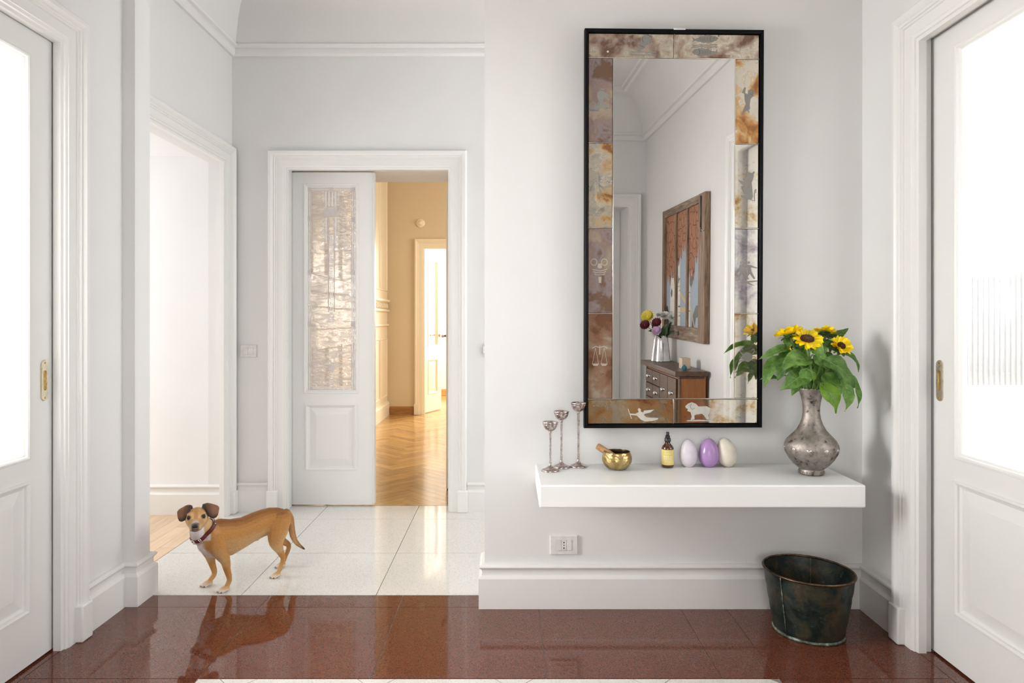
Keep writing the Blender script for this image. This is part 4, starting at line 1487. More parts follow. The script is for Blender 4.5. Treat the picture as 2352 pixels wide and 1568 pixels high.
# ------------------------------------------------------------------ vase with sunflowers
vx, vy = (1863.5-CX)/FPX*2.665, 2.665
vase = thing('metal_vase', 'worn silver vase with slender neck and round studded belly', 'vase', (vx, vy, SH))
c = (vx, vy, SH)
kz = 0.333
VP_ = [(0, 0.004), (0.040, 0.0), (0.046, 0.002), (0.0465, 0.008), (0.0445, 0.014), (0.0455, 0.018), (0.0430, 0.020), (0.052, 0.027), (0.066, 0.040), (0.083, 0.060), (0.0965, 0.085),
       (0.1005, 0.103), (0.0985, 0.118), (0.090, 0.134), (0.073, 0.152), (0.055, 0.172), (0.0425, 0.194), (0.0350, 0.216), (0.0315, 0.238), (0.0315, 0.258),
       (0.0340, 0.280), (0.0385, 0.302), (0.0440, 0.320), (0.0490, 0.331), (0.0500, 0.334), (0.0480, 0.335), (0.043, 0.330), (0.036, 0.312), (0.030, 0.285), (0.028, 0.250), (0.028, 0.20), (0, 0.19)]
pp = [(r_, z_) for r_, z_ in VP_]
MB().lathe(pp, 56, c).build('vase_body', M['vase_metal'], vase, smooth=True)
for k in range(10):
    a = math.radians(-90+k*36+8)
    m_ = MB().lathe([(0.0105, -0.001), (0.0105, 0.0005), (0.0085, 0.0014), (0.0055, 0.0010), (0.005, 0.0035), (0.003, 0.005), (0, 0.0055)], 12)
    m_.v = [Vector((p.x*0.95, p.y*0.62, p.z*0.8)) for p in m_.v]
    d_ = Vector((math.cos(a), math.sin(a), 0.0))
    T = Matrix.Translation(Vector(c)+d_*0.0998+Vector((0, 0, 0.1045))) @ Matrix((( -math.sin(a), 0, d_.x, 0), (math.cos(a), 0, d_.y, 0), (0, 1, 0, 0), (0, 0, 0, 1)))
    MB().add([T @ p for p in m_.v], m_.f).build('belly_stud', M['stud'], vase, smooth=True)
for k in range(22):
    a = 2*math.pi*k/22
    MB().ball((vx+0.0485*math.cos(a), vy+0.0485*math.sin(a), SH+0.3335), 0.0036, 8, 6).build('rim_bead', M['stud'], vase, smooth=True)
ft = MB()
for k in range(18):
    a = 2*math.pi*k/18
    m_ = MB().lathe([(0.0062, 0), (0.0062, 0.0012), (0.0042, 0.0016), (0.0042, 0.0006), (0, 0.0008)], 10)
    d_ = Vector((math.cos(a), math.sin(a), 0.0))
    T = Matrix.Translation(Vector(c)+d_*0.0462+Vector((0, 0, 0.0095))) @ Matrix(((-math.sin(a), 0, d_.x, 0), (math.cos(a), 0, d_.y, 0), (0, 1, 0, 0), (0, 0, 0, 1)))
    ft.add([T @ p for p in m_.v], m_.f)
ft.build('foot_ornament', M['vase_metal'], vase, auto=40)


def leaf_mat(name, c1, c2, c3):
    m, nt, b = new_mat(name)
    oi = N(nt, 'ShaderNodeObjectInfo')
    v = coords(nt, 'pos')
    n = noise(nt, v, 35, 4, 0.6)
    cc = ramp(nt, n.outputs['Fac'], [(0.3, c1), (0.5, c2), (0.72, c3)])
    h = N(nt, 'ShaderNodeHueSaturation')
    mr = N(nt, 'ShaderNodeMapRange'); mr.inputs['To Min'].default_value = 0.8; mr.inputs['To Max'].default_value = 1.6
    nt.links.new(oi.outputs['Random'], mr.inputs['Value']); nt.links.new(mr.outputs[0], h.inputs['Value']); nt.links.new(cc, h.inputs['Color'])
    nt.links.new(h.outputs[0], b.inputs['Base Color'])
    b.inputs['Roughness'].default_value = 0.45
    b.inputs['Subsurface Weight'].default_value = 0.0
    tl = N(nt, 'ShaderNodeBsdfTranslucent')
    nt.links.new(h.outputs[0], tl.inputs[0])
    ms = N(nt, 'ShaderNodeMixShader'); ms.inputs[0].default_value = 0.28
    out = nt.nodes['Material Output']
    nt.links.new(b.outputs[0], ms.inputs[1]); nt.links.new(tl.outputs[0], ms.inputs[2]); nt.links.new(ms.outputs[0], out.inputs[0])
    bump(nt, b, noise(nt, v, 120, 3).outputs['Fac'], 0.25, 0.003)
    return m


M['leaf'] = leaf_mat('sunflower_leaf', (0.055, 0.145, 0.020), (0.115, 0.245, 0.040), (0.22, 0.38, 0.095))
M['leaf_bright'] = leaf_mat('fresh_leaf', (0.10, 0.26, 0.008), (0.17, 0.36, 0.012), (0.24, 0.44, 0.03))
M['vein'] = plain('leaf_vein', (0.22, 0.35, 0.105), 0.5)
M['stem'] = plain('flower_stem', (0.20, 0.32, 0.085), 0.5)
M['petal'] = leaf_mat('sunflower_petal', (0.93, 0.64, 0.004), (0.98, 0.76, 0.006), (0.99, 0.82, 0.015))
M['disc_out'] = plain('disc_florets', (0.060, 0.018, 0.008), 0.9)
M['disc_in'] = plain('disc_centre', (0.11, 0.065, 0.022), 0.9)
M['sepal'] = plain('green_sepal', (0.055, 0.12, 0.03), 0.6)


def leaf_surf(p0, p1, width, nrm, droop=0.25, fold=0.25, wave=0.07, heart=True, twist=0.0, curl=0.0):
    """leaf blade from base p0 to tip p1 as a function of (u along, q across); nrm: upper-side direction"""
    p0, p1, nrm = Vector(p0), Vector(p1), Vector(nrm)
    L = (p1-p0).length
    t = (p1-p0).normalized()
    nrm = (nrm-t*nrm.dot(t)).normalized()
    s = t.cross(nrm)
    rr = random.Random(int(abs(p0.x*7919+p1.z*104729+p1.x*1299709)*1000) & 0xffffff)
    ph, bend = rr.uniform(0, 6), rr.uniform(-0.10, 0.10)

    def S(u, q):
        if heart: prof = (math.sin(math.pi*min(1, max(0.0, u)**0.62))**0.85)*(1-0.18*u)
        else: prof = math.sin(math.pi*u**0.8)**0.9
        w = max(0.0, width/2*prof)
        ctr = p0 + t*(L*u) + nrm*(droop*L*(4*u*(1-u))*0.5) + s*(bend*L*math.sin(math.pi*u))
        aa = twist*(u-0.3)
        su = (s*math.cos(aa)+nrm*math.sin(aa)); nn = (nrm*math.cos(aa)-s*math.sin(aa))
        back = -0.10*L*(1-u)**3*abs(q)**1.5 if heart else 0.0
        return ctr + su*(w*q*(1+0.04*math.sin(u*31+ph)*abs(q))) + nn*(fold*abs(q)**1.3*w - curl*w*q*q + wave*width*math.sin(ph+u*9+q*2.2)*abs(q)) + t*back
    return S, nrm


def leaf_mesh(p0, p1, width, nrm, **kw):
    S, _n = leaf_surf(p0, p1, width, nrm, **kw)
    nu, nv = 14, 4
    mb = MB()
    idx = []
    for i in range(nu+1):
        row = []
        for j in range(-nv, nv+1):
            mb.v.append(S(i/nu, j/nv)); row.append(len(mb.v)-1)
        idx.append(row)
    for A, B in zip(idx[:-1], idx[1:]):
        for k in range(2*nv): mb.f.append((A[k], A[k+1], B[k+1], B[k]))
    return mb


def leaf_part(parent, p0, p1, width, nrm, mat='leaf', attach=None, **kw):
    o = leaf_mesh(p0, p1, width, nrm, **kw).build('leaf', M[mat], parent, smooth=True, recalc=False)
    S, nn = leaf_surf(p0, p1, width, nrm, **kw)
    vn = MB()
    up = nn*0.0005
    vn.tube([S(u, 0)+up for u in (0, .15, .3, .45, .6, .75, .9)], [0.0016, 0.0015, 0.0013, 0.0011, 0.0009, 0.0007, 0.0004], 6)
    for u0 in (0.10, 0.26, 0.42, 0.58):
        for q in (-1, 1):
            vn.tube([S(u0, 0)+up, S(u0+0.07, q*0.35)+up, S(u0+0.15, q*0.78)+up], [0.0007, 0.0006, 0.0003], 5)
    vn.build('leaf_veins', M['vein'], o, smooth=True)
    if attach is not None:
        a = Vector(attach); p0 = Vector(p0)
        MB().tube(spline([a, (a+p0)/2+Vector((0, 0, 0.010)), p0], 5), [0.0026]*10+[0.0018], 7).build('leaf_stalk', M['stem'], o, smooth=True)
    return o


def petal_mesh(L, w, lift, tw=0.0):
    mb = MB()
    n_ = 8
    for i in range(n_+1):
        u = i/n_
        ww = w/2*(0.42+0.58*math.sin(math.pi*min(1.0, u*0.78+0.08)))*(1.0 if u < 0.72 else max(0.0, 1-((u-0.72)/0.28)**2.2)**0.6)
        z_ = lift*L*u*u
        for q in (-1, -0.4, 0.4, 1):
            mb.v.append(Vector((L*u, ww*q, z_+0.22*ww*abs(q)-0.05*ww+tw*u*q*ww)))
    for i in range(n_):
        for k in range(3):
            a = i*4+k
            mb.f.append((a, a+1, a+5, a+4))
    return mb


PET = [petal_mesh(1.0, 0.50, l_, t_) for l_, t_ in ((0.12, 0.3), (-0.15, -0.3), (0.32, 0.1), (0.0, 0.6), (-0.3, 0.2))]


def sunflower(center, facing, r_disc, r_out, stem_pts, label, n1=17, cup=0.25, seed=1, disc=True):
    center = Vector(center); f = Vector(facing).normalized()
    t = thing('sunflower', label, 'flower', tuple(stem_pts[0]), 'cut sunflowers in the metal vase')
    rr = random.Random(seed)
    q = f.to_track_quat('Z', 'Y').to_matrix()
    # stem
    pts = spline([*stem_pts, center-f*0.012], 6)
    n_ = len(pts)
    MB().tube(pts, [0.0048 if i < n_-4 else 0.0055 for i in range(n_)], 10).build('stem', M['stem'], t, smooth=True)
    def place(mbx): return MB().add([center + q @ p for p in mbx.v], mbx.f)
    place(MB().lathe([(0.004, -0.016), (r_disc*0.7, -0.012), (r_disc*1.02, -0.003), (r_disc, 0.002), (0, 0.003)], 28)).build('flower_base', M['sepal'], t, smooth=True)
    dsc = MB().lathe([(r_disc*1.02, 0.0), (r_disc*0.98, 0.006), (r_disc*0.78, 0.0095), (r_disc*0.62, 0.0085)], 30)
    ob = place(dsc).build('dark_disc', M['disc_out'], t, smooth=True)
    place(MB().lathe([(r_disc*0.64, 0.0085), (r_disc*0.45, 0.0070), (0, 0.0062)], 26)).build('disc_centre', M['disc_in'], t, smooth=True)
    flo = MB()
    for k in range(60):
        rad = r_disc*0.98*math.sqrt((k+6)/66); a = k*2.39996
        flo.ball((rad*math.cos(a), rad*math.sin(a), 0.0078-0.002*(1-rad/r_disc)), (0.0016, 0.0016, 0.0026), 5, 4)
    place(flo).build('florets', M['disc_out'], ob)
    # petals in two rows
    cache = {}
    for row, (nn, lf) in enumerate(((n1, cup), (n1, cup-0.2))):
        for k in range(nn):
            a = 2*math.pi*(k+0.5*row+rr.uniform(-0.18, 0.18))/nn
            L = (r_out-r_disc*0.8)*rr.uniform(0.88, 1.08)
            pid = rr.randrange(5)
            src = PET[pid]
            Rz = Matrix.Rotation(a, 3, 'Z'); Ry = Matrix.Rotation(-(lf+rr.uniform(-0.16, 0.16)), 3, 'Y')
            R3 = q @ Rz @ Ry
            if pid not in cache:
                o = MB().add(src.v, src.f).build('petal', M['petal'], t, local=True, smooth=True, recalc=False)
                cache[pid] = o
            else:
                o = copy_part(cache[pid], 'petal', t)
            o.location = center + q @ (Rz @ Vector((r_disc*0.82, 0, 0.0005-0.002*row))) - WL[t.name]
            o.rotation_euler = R3.to_euler()
            o.scale = (L, L*rr.uniform(0.85, 1.15), L)
    for k in range(11):
        a = 2*math.pi*(k+rr.uniform(-.2, .2))/11
        Rz = Matrix.Rotation(a, 3, 'Z'); Ry = Matrix.Rotation(0.1+rr.uniform(-.2, .3), 3, 'Y')
        m_ = MB().add([center + q @ (Rz @ (Vector((r_disc*0.6, 0, -0.008)) + Ry @ (Vector((p.x*0.034, p.y*0.034*1.1, p.z*0.02))))) for p in PET[1].v], PET[1].f)
        m_.build('sepal', M['sepal'], t, smooth=True, recalc=False)
    return t


def VZ(zx, zy, Y): return WP(1740+zx/4.127, 730+zy/4.127, Y)       # from the enlarged view of the vase


mouth = Vector((vx, vy, SH+0.325))
inside = Vector((vx, vy, SH+0.215))
def mo(dx, dy): return Vector((vx+dx, vy+dy, SH+0.332))
def ins(dx, dy): return Vector((vx+dx*0.45, vy+dy*0.45, SH+0.225))


flA = sunflower(VZ(470, 203, 2.615), (-0.06, -0.52, 0.85), 0.0255, 0.0575, [ins(0.004, -0.010), mo(0.008, -0.022), VZ(505, 480, 2.628)], 'large sunflower facing forward in the middle of the bunch', 22, 0.2, 1)
flB = sunflower(VZ(300, 150, 2.66), (-0.20, 0.14, 0.97), 0.022, 0.056, [ins(-0.02, 0.0), mo(-0.018, -0.004), VZ(400, 400, 2.655)], 'sunflower seen edge on at the mirror side of the bunch', 22, 0.45, 2)
flC = sunflower(VZ(640, 135, 2.70), (0.22, 0.25, 0.94), 0.020, 0.045, [ins(0.014, 0.012), mo(0.014, 0.014), VZ(620, 380, 2.70)], 'sunflower turned away at the back of the bunch', 20, 0.4, 3)
flD = sunflower(VZ(790, 268, 2.635), (0.20, -0.70, 0.68), 0.0160, 0.0435, [ins(0.020, -0.004), mo(0.030, -0.006), VZ(670, 470, 2.64), VZ(765, 345, 2.655)], 'smaller sunflower facing forward beside the door casing', 19, 0.5, 4)
flE = sunflower(VZ(292, 300, 2.735), (-0.85, 0.15, 0.25), 0.017, 0.040, [ins(-0.008, 0.016), mo(-0.016, 0.02), VZ(390, 420, 2.72)], 'half hidden sunflower low behind the leaves near the mirror', 14, 0.3, 5)

LV = [
    # parent, base, tip, width(zoom px), depth base, depth tip, normal, kw, mat, attach
    (flB, (262, 292), (5, 395), 88, 2.655, 2.63, (-0.35, -0.75, 0.55), dict(droop=0.35, fold=0.5), 'leaf', (330, 345, 2.655)),
    (flB, (335, 345), (185, 590), 185, 2.64, 2.60, (-0.6, -0.7, 0.45), dict(droop=0.45, fold=0.15), 'leaf', (385, 400, 2.65)),
    (flB, (190, 385), (62, 660), 120, 2.67, 2.64, (-0.6, -0.7, 0.3), dict(droop=0.35, fold=0.3), 'leaf', (340, 400, 2.67)),
    (flE, (180, 570), (18, 588), 62, 2.70, 2.68, (-0.2, -0.75, 0.6), dict(droop=0.2), 'leaf', (300, 560, 2.70)),
    (flA, (475, 408), (215, 520), 170, 2.60, 2.58, (-0.2, -0.75, 0.65), dict(droop=0.5, fold=0.2), 'leaf', (500, 440, 2.622)),
    (flA, (440, 520), (215, 688), 165, 2.60, 2.585, (-0.25, -0.8, 0.55), dict(droop=0.4, fold=0.2), 'leaf', (505, 500, 2.62)),
    (flB, (420, 600), (325, 742), 90, 2.62, 2.605, (-0.4, -0.8, 0.4), dict(droop=0.3), 'leaf', (450, 560, 2.64)),
    (flA, (468, 490), (435, 662), 108, 2.578, 2.572, (-0.35, -0.9, 0.25), dict(droop=0.35, fold=0.1), 'leaf', (498, 500, 2.61)),
    (flA, (500, 505), (528, 605), 44, 2.568, 2.560, (0.2, -0.9, 0.3), dict(droop=0.3, fold=0.7, heart=False), 'leaf_bright', (490, 490, 2.61)),
    (flA, (520, 285), (645, 395), 125, 2.60, 2.59, (0.15, -0.8, 0.55), dict(droop=0.35), 'leaf', (492, 330, 2.615)),
    (flD, (650, 405), (915, 665), 215, 2.605, 2.57, (0.35, -0.75, 0.6), dict(droop=0.3, fold=0.15), 'leaf', (655, 470, 2.635)),
    (flD, (640, 545), (765, 790), 190, 2.61, 2.59, (0.25, -0.9, 0.35), dict(droop=0.25, fold=0.2), 'leaf', (640, 560, 2.64)),
    (flC, (820, 345), (955, 512), 95, 2.66, 2.64, (0.55, -0.6, 0.6), dict(droop=0.35, fold=0.4), 'leaf', (720, 330, 2.67)),
    (flC, (880, 560), (948, 855), 105, 2.66, 2.64, (0.6, -0.7, 0.2), dict(droop=0.25, fold=0.35), 'leaf', (720, 520, 2.67)),
    (flD, (800, 600), (828, 885), 120, 2.625, 2.60, (0.2, -0.9, 0.15), dict(droop=0.2, fold=0.3), 'leaf', (690, 540, 2.64)),
    (flA, (600, 640), (745, 905), 165, 2.565, 2.545, (0.2, -0.85, 0.45), dict(droop=0.35, fold=0.25), 'leaf_bright', (560, 670, 2.60)),
    (flC, (715, 195), (862, 98), 78, 2.71, 2.70, (-0.1, -0.75, 0.6), dict(droop=0.2, fold=0.4), 'leaf', (640, 240, 2.70)),
    (flC, (640, 210), (690, 330), 85, 2.69, 2.67, (0.2, -0.9, 0.3), dict(droop=0.3), 'leaf', (625, 230, 2.70)),
    (flB, (300, 200), (280, 300), 80, 2.67, 2.65, (-0.2, -0.95, 0.1), dict(droop=0.2), 'leaf', (330, 210, 2.665)),
    (flB, (370, 240), (440, 380), 95, 2.665, 2.65, (0.1, -0.95, 0.2), dict(droop=0.25), 'leaf', (350, 260, 2.66)),
    (flC, (610, 300), (560, 430), 100, 2.70, 2.68, (0, -0.95, 0.2), dict(droop=0.25), 'leaf', (628, 330, 2.70)),
    (flC, (600, 480), (560, 640), 150, 2.71, 2.69, (0, -0.95, 0.25), dict(droop=0.25), 'leaf', (615, 470, 2.70)),
    (flE, (400, 470), (330, 640), 160, 2.72, 2.70, (-0.2, -0.95, 0.2), dict(droop=0.25), 'leaf', (420, 470, 2.715)),
    (flB, (400, 520), (385, 690), 120, 2.64, 2.62, (-0.2, -0.95, 0.2), dict(droop=0.25), 'leaf', (440, 520, 2.65)),
    (flE, (350, 380), (250, 530), 150, 2.735, 2.72, (-0.2, -0.95, 0.2), dict(droop=0.25), 'leaf', (395, 400, 2.72)),
    (flD, (560, 590), (590, 690), 70, 2.63, 2.62, (0.1, -0.95, 0.25), dict(droop=0.2), 'leaf', (575, 600, 2.645)),
    (flC, (660, 330), (700, 400), 70, 2.67, 2.66, (0.2, -0.9, 0.4), dict(droop=0.2), 'leaf', (635, 350, 2.69)),
    (flE, (470, 420), (430, 560), 150, 2.735, 2.72, (0, -0.95, 0.2), dict(droop=0.25), 'leaf', (440, 440, 2.72)),
    (flC, (540, 400), (520, 560), 140, 2.735, 2.72, (0.1, -0.95, 0.2), dict(droop=0.25), 'leaf', (610, 440, 2.71)),
    (flC, (640, 440), (690, 580), 150, 2.725, 2.71, (0.2, -0.95, 0.2), dict(droop=0.25), 'leaf', (618, 450, 2.705)),
    (flE, (470, 560), (450, 690), 110, 2.715, 2.70, (0, -0.95, 0.2), dict(droop=0.2), 'leaf', (450, 560, 2.71)),
    (flC, (550, 560), (540, 690), 110, 2.715, 2.70, (0, -0.95, 0.2), dict(droop=0.2), 'leaf', (590, 560, 2.70)),
    (flA, (440, 300), (400, 420), 110, 2.64, 2.63, (-0.1, -0.95, 0.25), dict(droop=0.25), 'leaf', (485, 330, 2.62)),
    (flA, (540, 360), (600, 470), 100, 2.62, 2.61, (0.2, -0.9, 0.35), dict(droop=0.3), 'leaf', (497, 390, 2.62)),
    (flD, (700, 480), (800, 640), 160, 2.655, 2.64, (0.3, -0.9, 0.3), dict(droop=0.25), 'leaf', (665, 490, 2.645)),
    (flC, (590, 240), (640, 340), 80, 2.68, 2.66, (0.1, -0.9, 0.4), dict(droop=0.25), 'leaf', (625, 270, 2.70)),
    (flC, (440, 130), (455, 175), 40, 2.73, 2.72, (0, -0.95, 0.3), dict(droop=0.1), 'leaf', (500, 230, 2.73)),
]
for (par, a, b2, w_, ya, yb, nr, kw, mt, at) in LV:
    leaf_part(par, VZ(*a, ya), VZ(*b2, yb), w_*1.22/4.127/FPX*2.64, nr, mt, VZ(*at), **kw)

# ------------------------------------------------------------------ old copper tub on the floor
mt_, nt, b = new_mat('verdigris_copper')
v = coords(nt, 'obj')
n1 = noise(nt, v, 9, 7, 0.65, 0.6)
n2 = noise(nt, v, 45, 5, 0.7)
ca = ramp(nt, n1.outputs['Fac'], [(0.38, (0.006, 0.012, 0.011)), (0.48, (0.020, 0.032, 0.028)), (0.55, (0.050, 0.047, 0.030)), (0.64, (0.085, 0.064, 0.040))])
cb = mixc(nt, ramp(nt, n2.outputs['Fac'], [(0.60, (0, 0, 0)), (0.74, (0.8, 0.8, 0.8))]), ca, (0.10, 0.16, 0.13))
nt.links.new(cb, b.inputs['Base Color'])
b.inputs['Metallic'].default_value = 0.35
b.inputs['Roughness'].default_value = 0.40
bump(nt, b, n2.outputs['Fac'], 0.25, 0.004)
M['tub'] = mt_
M['tub_rim'] = metal_worn('tub_rim_metal', [(0.3, (0.035, 0.030, 0.024)), (0.55, (0.15, 0.10, 0.06)), (0.75, (0.34, 0.25, 0.18))], 22, 0.38)
M['patina'] = metal_worn('green_patina', [(0.38, (0.018, 0.024, 0.018)), (0.5, (0.09, 0.11, 0.075)), (0.64, (0.30, 0.34, 0.29))], 30, 0.6, metallic=0.2)
ux, uy = 1.158, 2.638
tub = thing('copper_bucket', 'dark verdigris copper bucket in the corner below the shelf', 'bucket', (ux, uy, 0))
A0, B0, A1, B1, H_ = 0.129, 0.119, 0.169, 0.155, 0.237
rot_ = math.radians(-57)


def oval(a, b2, z, seg=72, thick=0.0):
    out = []
    for k in range(seg):
        t_ = 2*math.pi*k/seg
        x_, y_ = (a+thick)*math.cos(t_), (b2+thick)*math.sin(t_)
        out.append(Vector((ux+x_*math.cos(rot_)-y_*math.sin(rot_), uy+x_*math.sin(rot_)+y_*math.cos(rot_), z)))
    return out


def rings(mb, R, cap0=False, cap1=False):
    n_ = len(R[0]); b0 = len(mb.v)
    for r_ in R: mb.v += r_
    for i in range(len(R)-1):
        for k in range(n_):
            mb.f.append((b0+i*n_+k, b0+i*n_+(k+1) % n_, b0+(i+1)*n_+(k+1) % n_, b0+(i+1)*n_+k))
    if cap0: mb.f.append(tuple(b0+k for k in reversed(range(n_))))
    if cap1: mb.f.append(tuple(b0+(len(R)-1)*n_+k for k in range(n_)))
    return mb


def ab(t_): return A0+(A1-A0)*t_**0.9, B0+(B1-B0)*t_**0.9


R = [oval(A0-0.008, B0-0.008, 0.004)]
for i in range(13):
    a_, b2 = ab(i/12)
    R.append(oval(a_+0.0012*math.sin(i*2.2), b2+0.0012*math.sin(i*2.2), 0.006+(H_-0.006)*i/12))
rings(MB(), R, cap0=True).build('tub_wall', M['tub'], tub, smooth=True)
R = []
for i in range(13):
    a_, b2 = ab(1-i/12)
    R.append(oval(a_-0.0025, b2-0.0025, H_-(H_-0.02)*i/12))
rings(MB(), R, cap1=True).build('tub_inside', M['tub'], tub, smooth=True)
R = []
for k in range(9):
    an = 2*math.pi*k/8
    R.append(oval(A1, B1, H_+0.0045*math.sin(an), thick=0.0045*math.cos(an)))
rings(MB(), R).build('rolled_rim', M['tub_rim'], tub, smooth=True)
R = []
for k in range(9):
    an = 2*math.pi*k/8
    R.append(oval(A0, B0, 0.0065+0.0065*math.sin(an), thick=0.006*math.cos(an)))
rings(MB(), R).build('patinated_foot_ring', M['patina'], tub, smooth=True)
# riveted side seams
for deg in (266, 86):
    t_ = math.radians(deg)
    pts = []
    for i in range(16):
        a_, b2 = ab(i/15)
        x_, y_ = (a_+0.0015)*math.cos(t_), (b2+0.0015)*math.sin(t_)
        pts.append((ux+x_*math.cos(rot_)-y_*math.sin(rot_), uy+x_*math.sin(rot_)+y_*math.cos(rot_), 0.008+(H_-0.012)*i/15))
    MB().tube(pts, 0.0022, 6).build('seam', M['patina'], tub, smooth=True)
t_ = math.radians(118)
pts = []
for i in range(14):
    a_, b2 = ab(1-i/15)
    x_, y_ = (a_-0.003)*math.cos(t_), (b2-0.003)*math.sin(t_)
    pts.append((ux+x_*math.cos(rot_)-y_*math.sin(rot_), uy+x_*math.sin(rot_)+y_*math.cos(rot_), H_-0.006-(H_-0.02)*i/15))
MB().tube(pts, 0.0018, 6).build('inner_seam', M['patina'], tub, smooth=True)
rings(MB(), [oval(A0*0.8, B0*0.8, 0.0205), oval(A0*0.8, B0*0.8, 0.034), oval(A0*0.72, B0*0.72, 0.036)], cap1=True).build('inner_base_plate', M['tub'], tub, auto=40)

# ------------------------------------------------------------------ sockets, switches, small fittings


def wall_plate(name, label, cat, Mx, u, v, modules, w=0.117, h=0.080):
    o0 = Mx @ Vector((u, v, 0))
    t = thing(name, label, cat, tuple(o0))
    mb = MB()
    mb.add([Mx @ Vector(p) for p in MB().chamfer(u-w/2, u+w/2, v-h/2, v+h/2, 0.0, 0.009, 0.003, '+z').v], MB().chamfer(u-w/2, u+w/2, v-h/2, v+h/2, 0.0, 0.009, 0.003, '+z').f)
    mb.build('cover_plate', M['plastic'], t)
    mb = MB(); ubox(mb, Mx, u-0.0335, u+0.0335, v-0.0225, v+0.0225, 0.009, 0.0093); mb.build('module_gap', M['etch_dim'], t)
    n_ = len(modules)
    wd = 0.066/n_
    for i, k in enumerate(modules):
        a = u-0.033+wd*i
        mb = MB(); ubox(mb, Mx, a+0.0008, a+wd-0.0008, v-0.0215, v+0.0215, 0.0092, 0.0115 if k != 's' else 0.013)
        o = mb.build('socket' if k == 'o' else ('rocker' if k == 's' else 'blank_module'), M['plastic'], t, bevel=0.0008)
        if k == 'o':
            for (dv, ry) in ((-0.0115, 0.0036), (0, 0.0024), (0.0115, 0.0036)):
                m_ = MB().lathe([(0, 0), (0.0024, 0), (0.0024, 0.0004), (0, 0.0004)], 12)
                T = Matrix.Translation(Mx @ Vector((a+wd/2, v+dv, 0.0114))) @ Mx.to_3x3().to_4x4()
                MB().add([T @ Vector((p.x, p.y*ry/0.0024, p.z)) for p in m_.v], m_.f).build('pin_hole', M['hole'], o)
    return t


MFr = mat_rows(lambda u, v, w: (u, YM-w, v))
wall_plate('wall_socket', 'white wall socket plate below the shelf', 'socket', MFr, (1295-CX)/FPX*YM, CAMZ-(1250-CY)/FPX*YM, 'bob')
wall_plate('light_switch', 'white light switch plate beside the etched glass door', 'light switch', MF, (571.5-CX)/FPX*YF, CAMZ-(806-CY)/FPX*YF, 'ss', 0.104, 0.078)
wall_plate('light_switch', 'white light switch plate half hidden by the mirror wall', 'light switch', MF, (1121-CX)/FPX*YF, CAMZ-(803-CY)/FPX*YF, 'ss', 0.05, 0.09)
al = thing('alarm_sensor', 'small round white sensor high on the beige wall', 'sensor', (-1.115, 8.67, 2.43))
m_ = MB().lathe([(0.055, 0), (0.055, 0.012), (0.045, 0.022), (0.030, 0.026)], 24)
T = Matrix.Translation((-1.115, 8.67, 2.43)) @ Matrix(((1, 0, 0, 0), (0, 0, -1, 0), (0, 1, 0, 0), (0, 0, 0, 1)))
MB().add([T @ p for p in m_.v], m_.f).build('mounting_ring', M['cream_panel'], al, auto=40)
MB().ball((-1.115, 8.645, 2.43), (0.032, 0.03, 0.032), 16, 8).build('sensor_dome', M['cream_panel'], al, smooth=True)

# slatted thing glimpsed through the reeded glass of the right-hand door
M['slat'] = plain('grey_slat', (0.30, 0.30, 0.31), 0.6)
rad = thing('slatted_screen', 'pale grey upright slats blurred behind the bright reeded door glass', 'screen', (1.98, 2.82, 0))
for i in range(22):
    xx = 1.815 + i*0.0226
    MB().box(xx, xx+0.009, 2.832, 2.842, 0.93, 1.41).build('slat', M['slat'], rad, bevel=0.002)
for xx in (1.79, 2.315):
    MB().box(xx, xx+0.022, 2.83, 2.86, 0.0, 1.43).build('upright', M['slat'], rad, bevel=0.003)
for z_ in (0.97, 1.02, 1.36):
    MB().box(1.80, 2.32, 2.843, 2.853, z_, z_+0.014).build('cross_rail', M['plastic'], rad)


# ------------------------------------------------------------------ furniture seen in the mirror
M['walnut'] = wood('old_brown_wood', (0.055, 0.027, 0.014), (0.105, 0.055, 0.030), (0.15, 0.083, 0.046), 0.35, 'Y', 5, 0.12)
M['walnut_side'] = wood('orange_brown_side', (0.22, 0.072, 0.018), (0.33, 0.12, 0.032), (0.40, 0.16, 0.045), 0.35, 'Z', 4, 0.03)
M['steel'] = metal_worn('polished_steel', [(0.3, (0.62, 0.62, 0.63)), (0.7, (0.82, 0.82, 0.83))], 12, 0.14, bmp=0.02)
DT = 0.800
dx0, dx1, dy0, dy1 = 1.262, 1.455, 0.035, 0.955
dr = thing('apothecary_dresser', 'dark wooden dresser of many small drawers reflected in the mirror', 'dresser', ((dx0+dx1)/2, (dy0+dy1)/2, 0))
MB().box(dx0+0.012, dx1, dy0, dy1-0.002, 0.06, 0.765).build('carcass', M['walnut_side'], dr, bevel=0.003)
MB().box(dx0+0.004, dx1-0.004, dy0+0.01, dy1-0.012, 0.0, 0.06).build('plinth', M['walnut'], dr, bevel=0.004)
MB().chamfer(dx0-0.032, dx1+0.002, dy0-0.03, dy1+0.03, 0.765, DT, 0.010, '+z').build('top_board', M['walnut'], dr, bevel=0.004)
MB().box(dx0+0.002, dx1-0.01, dy0-0.010, dy1+0.010, 0.748, 0.766).build('top_moulding', M['walnut'], dr, bevel=0.006)
MB().box(dx0+0.004, dx0+0.014, dy1-0.035, dy1+0.002, 0.06, 0.75).build('corner_post', M['walnut'], dr, bevel=0.003)
MB().box(dx0+0.004, dx0+0.014, dy0-0.002, dy0+0.025, 0.06, 0.75).build('corner_post', M['walnut'], dr, bevel=0.003)
pull_me = None
cw = (dy1-0.04-(dy0+0.028))/4


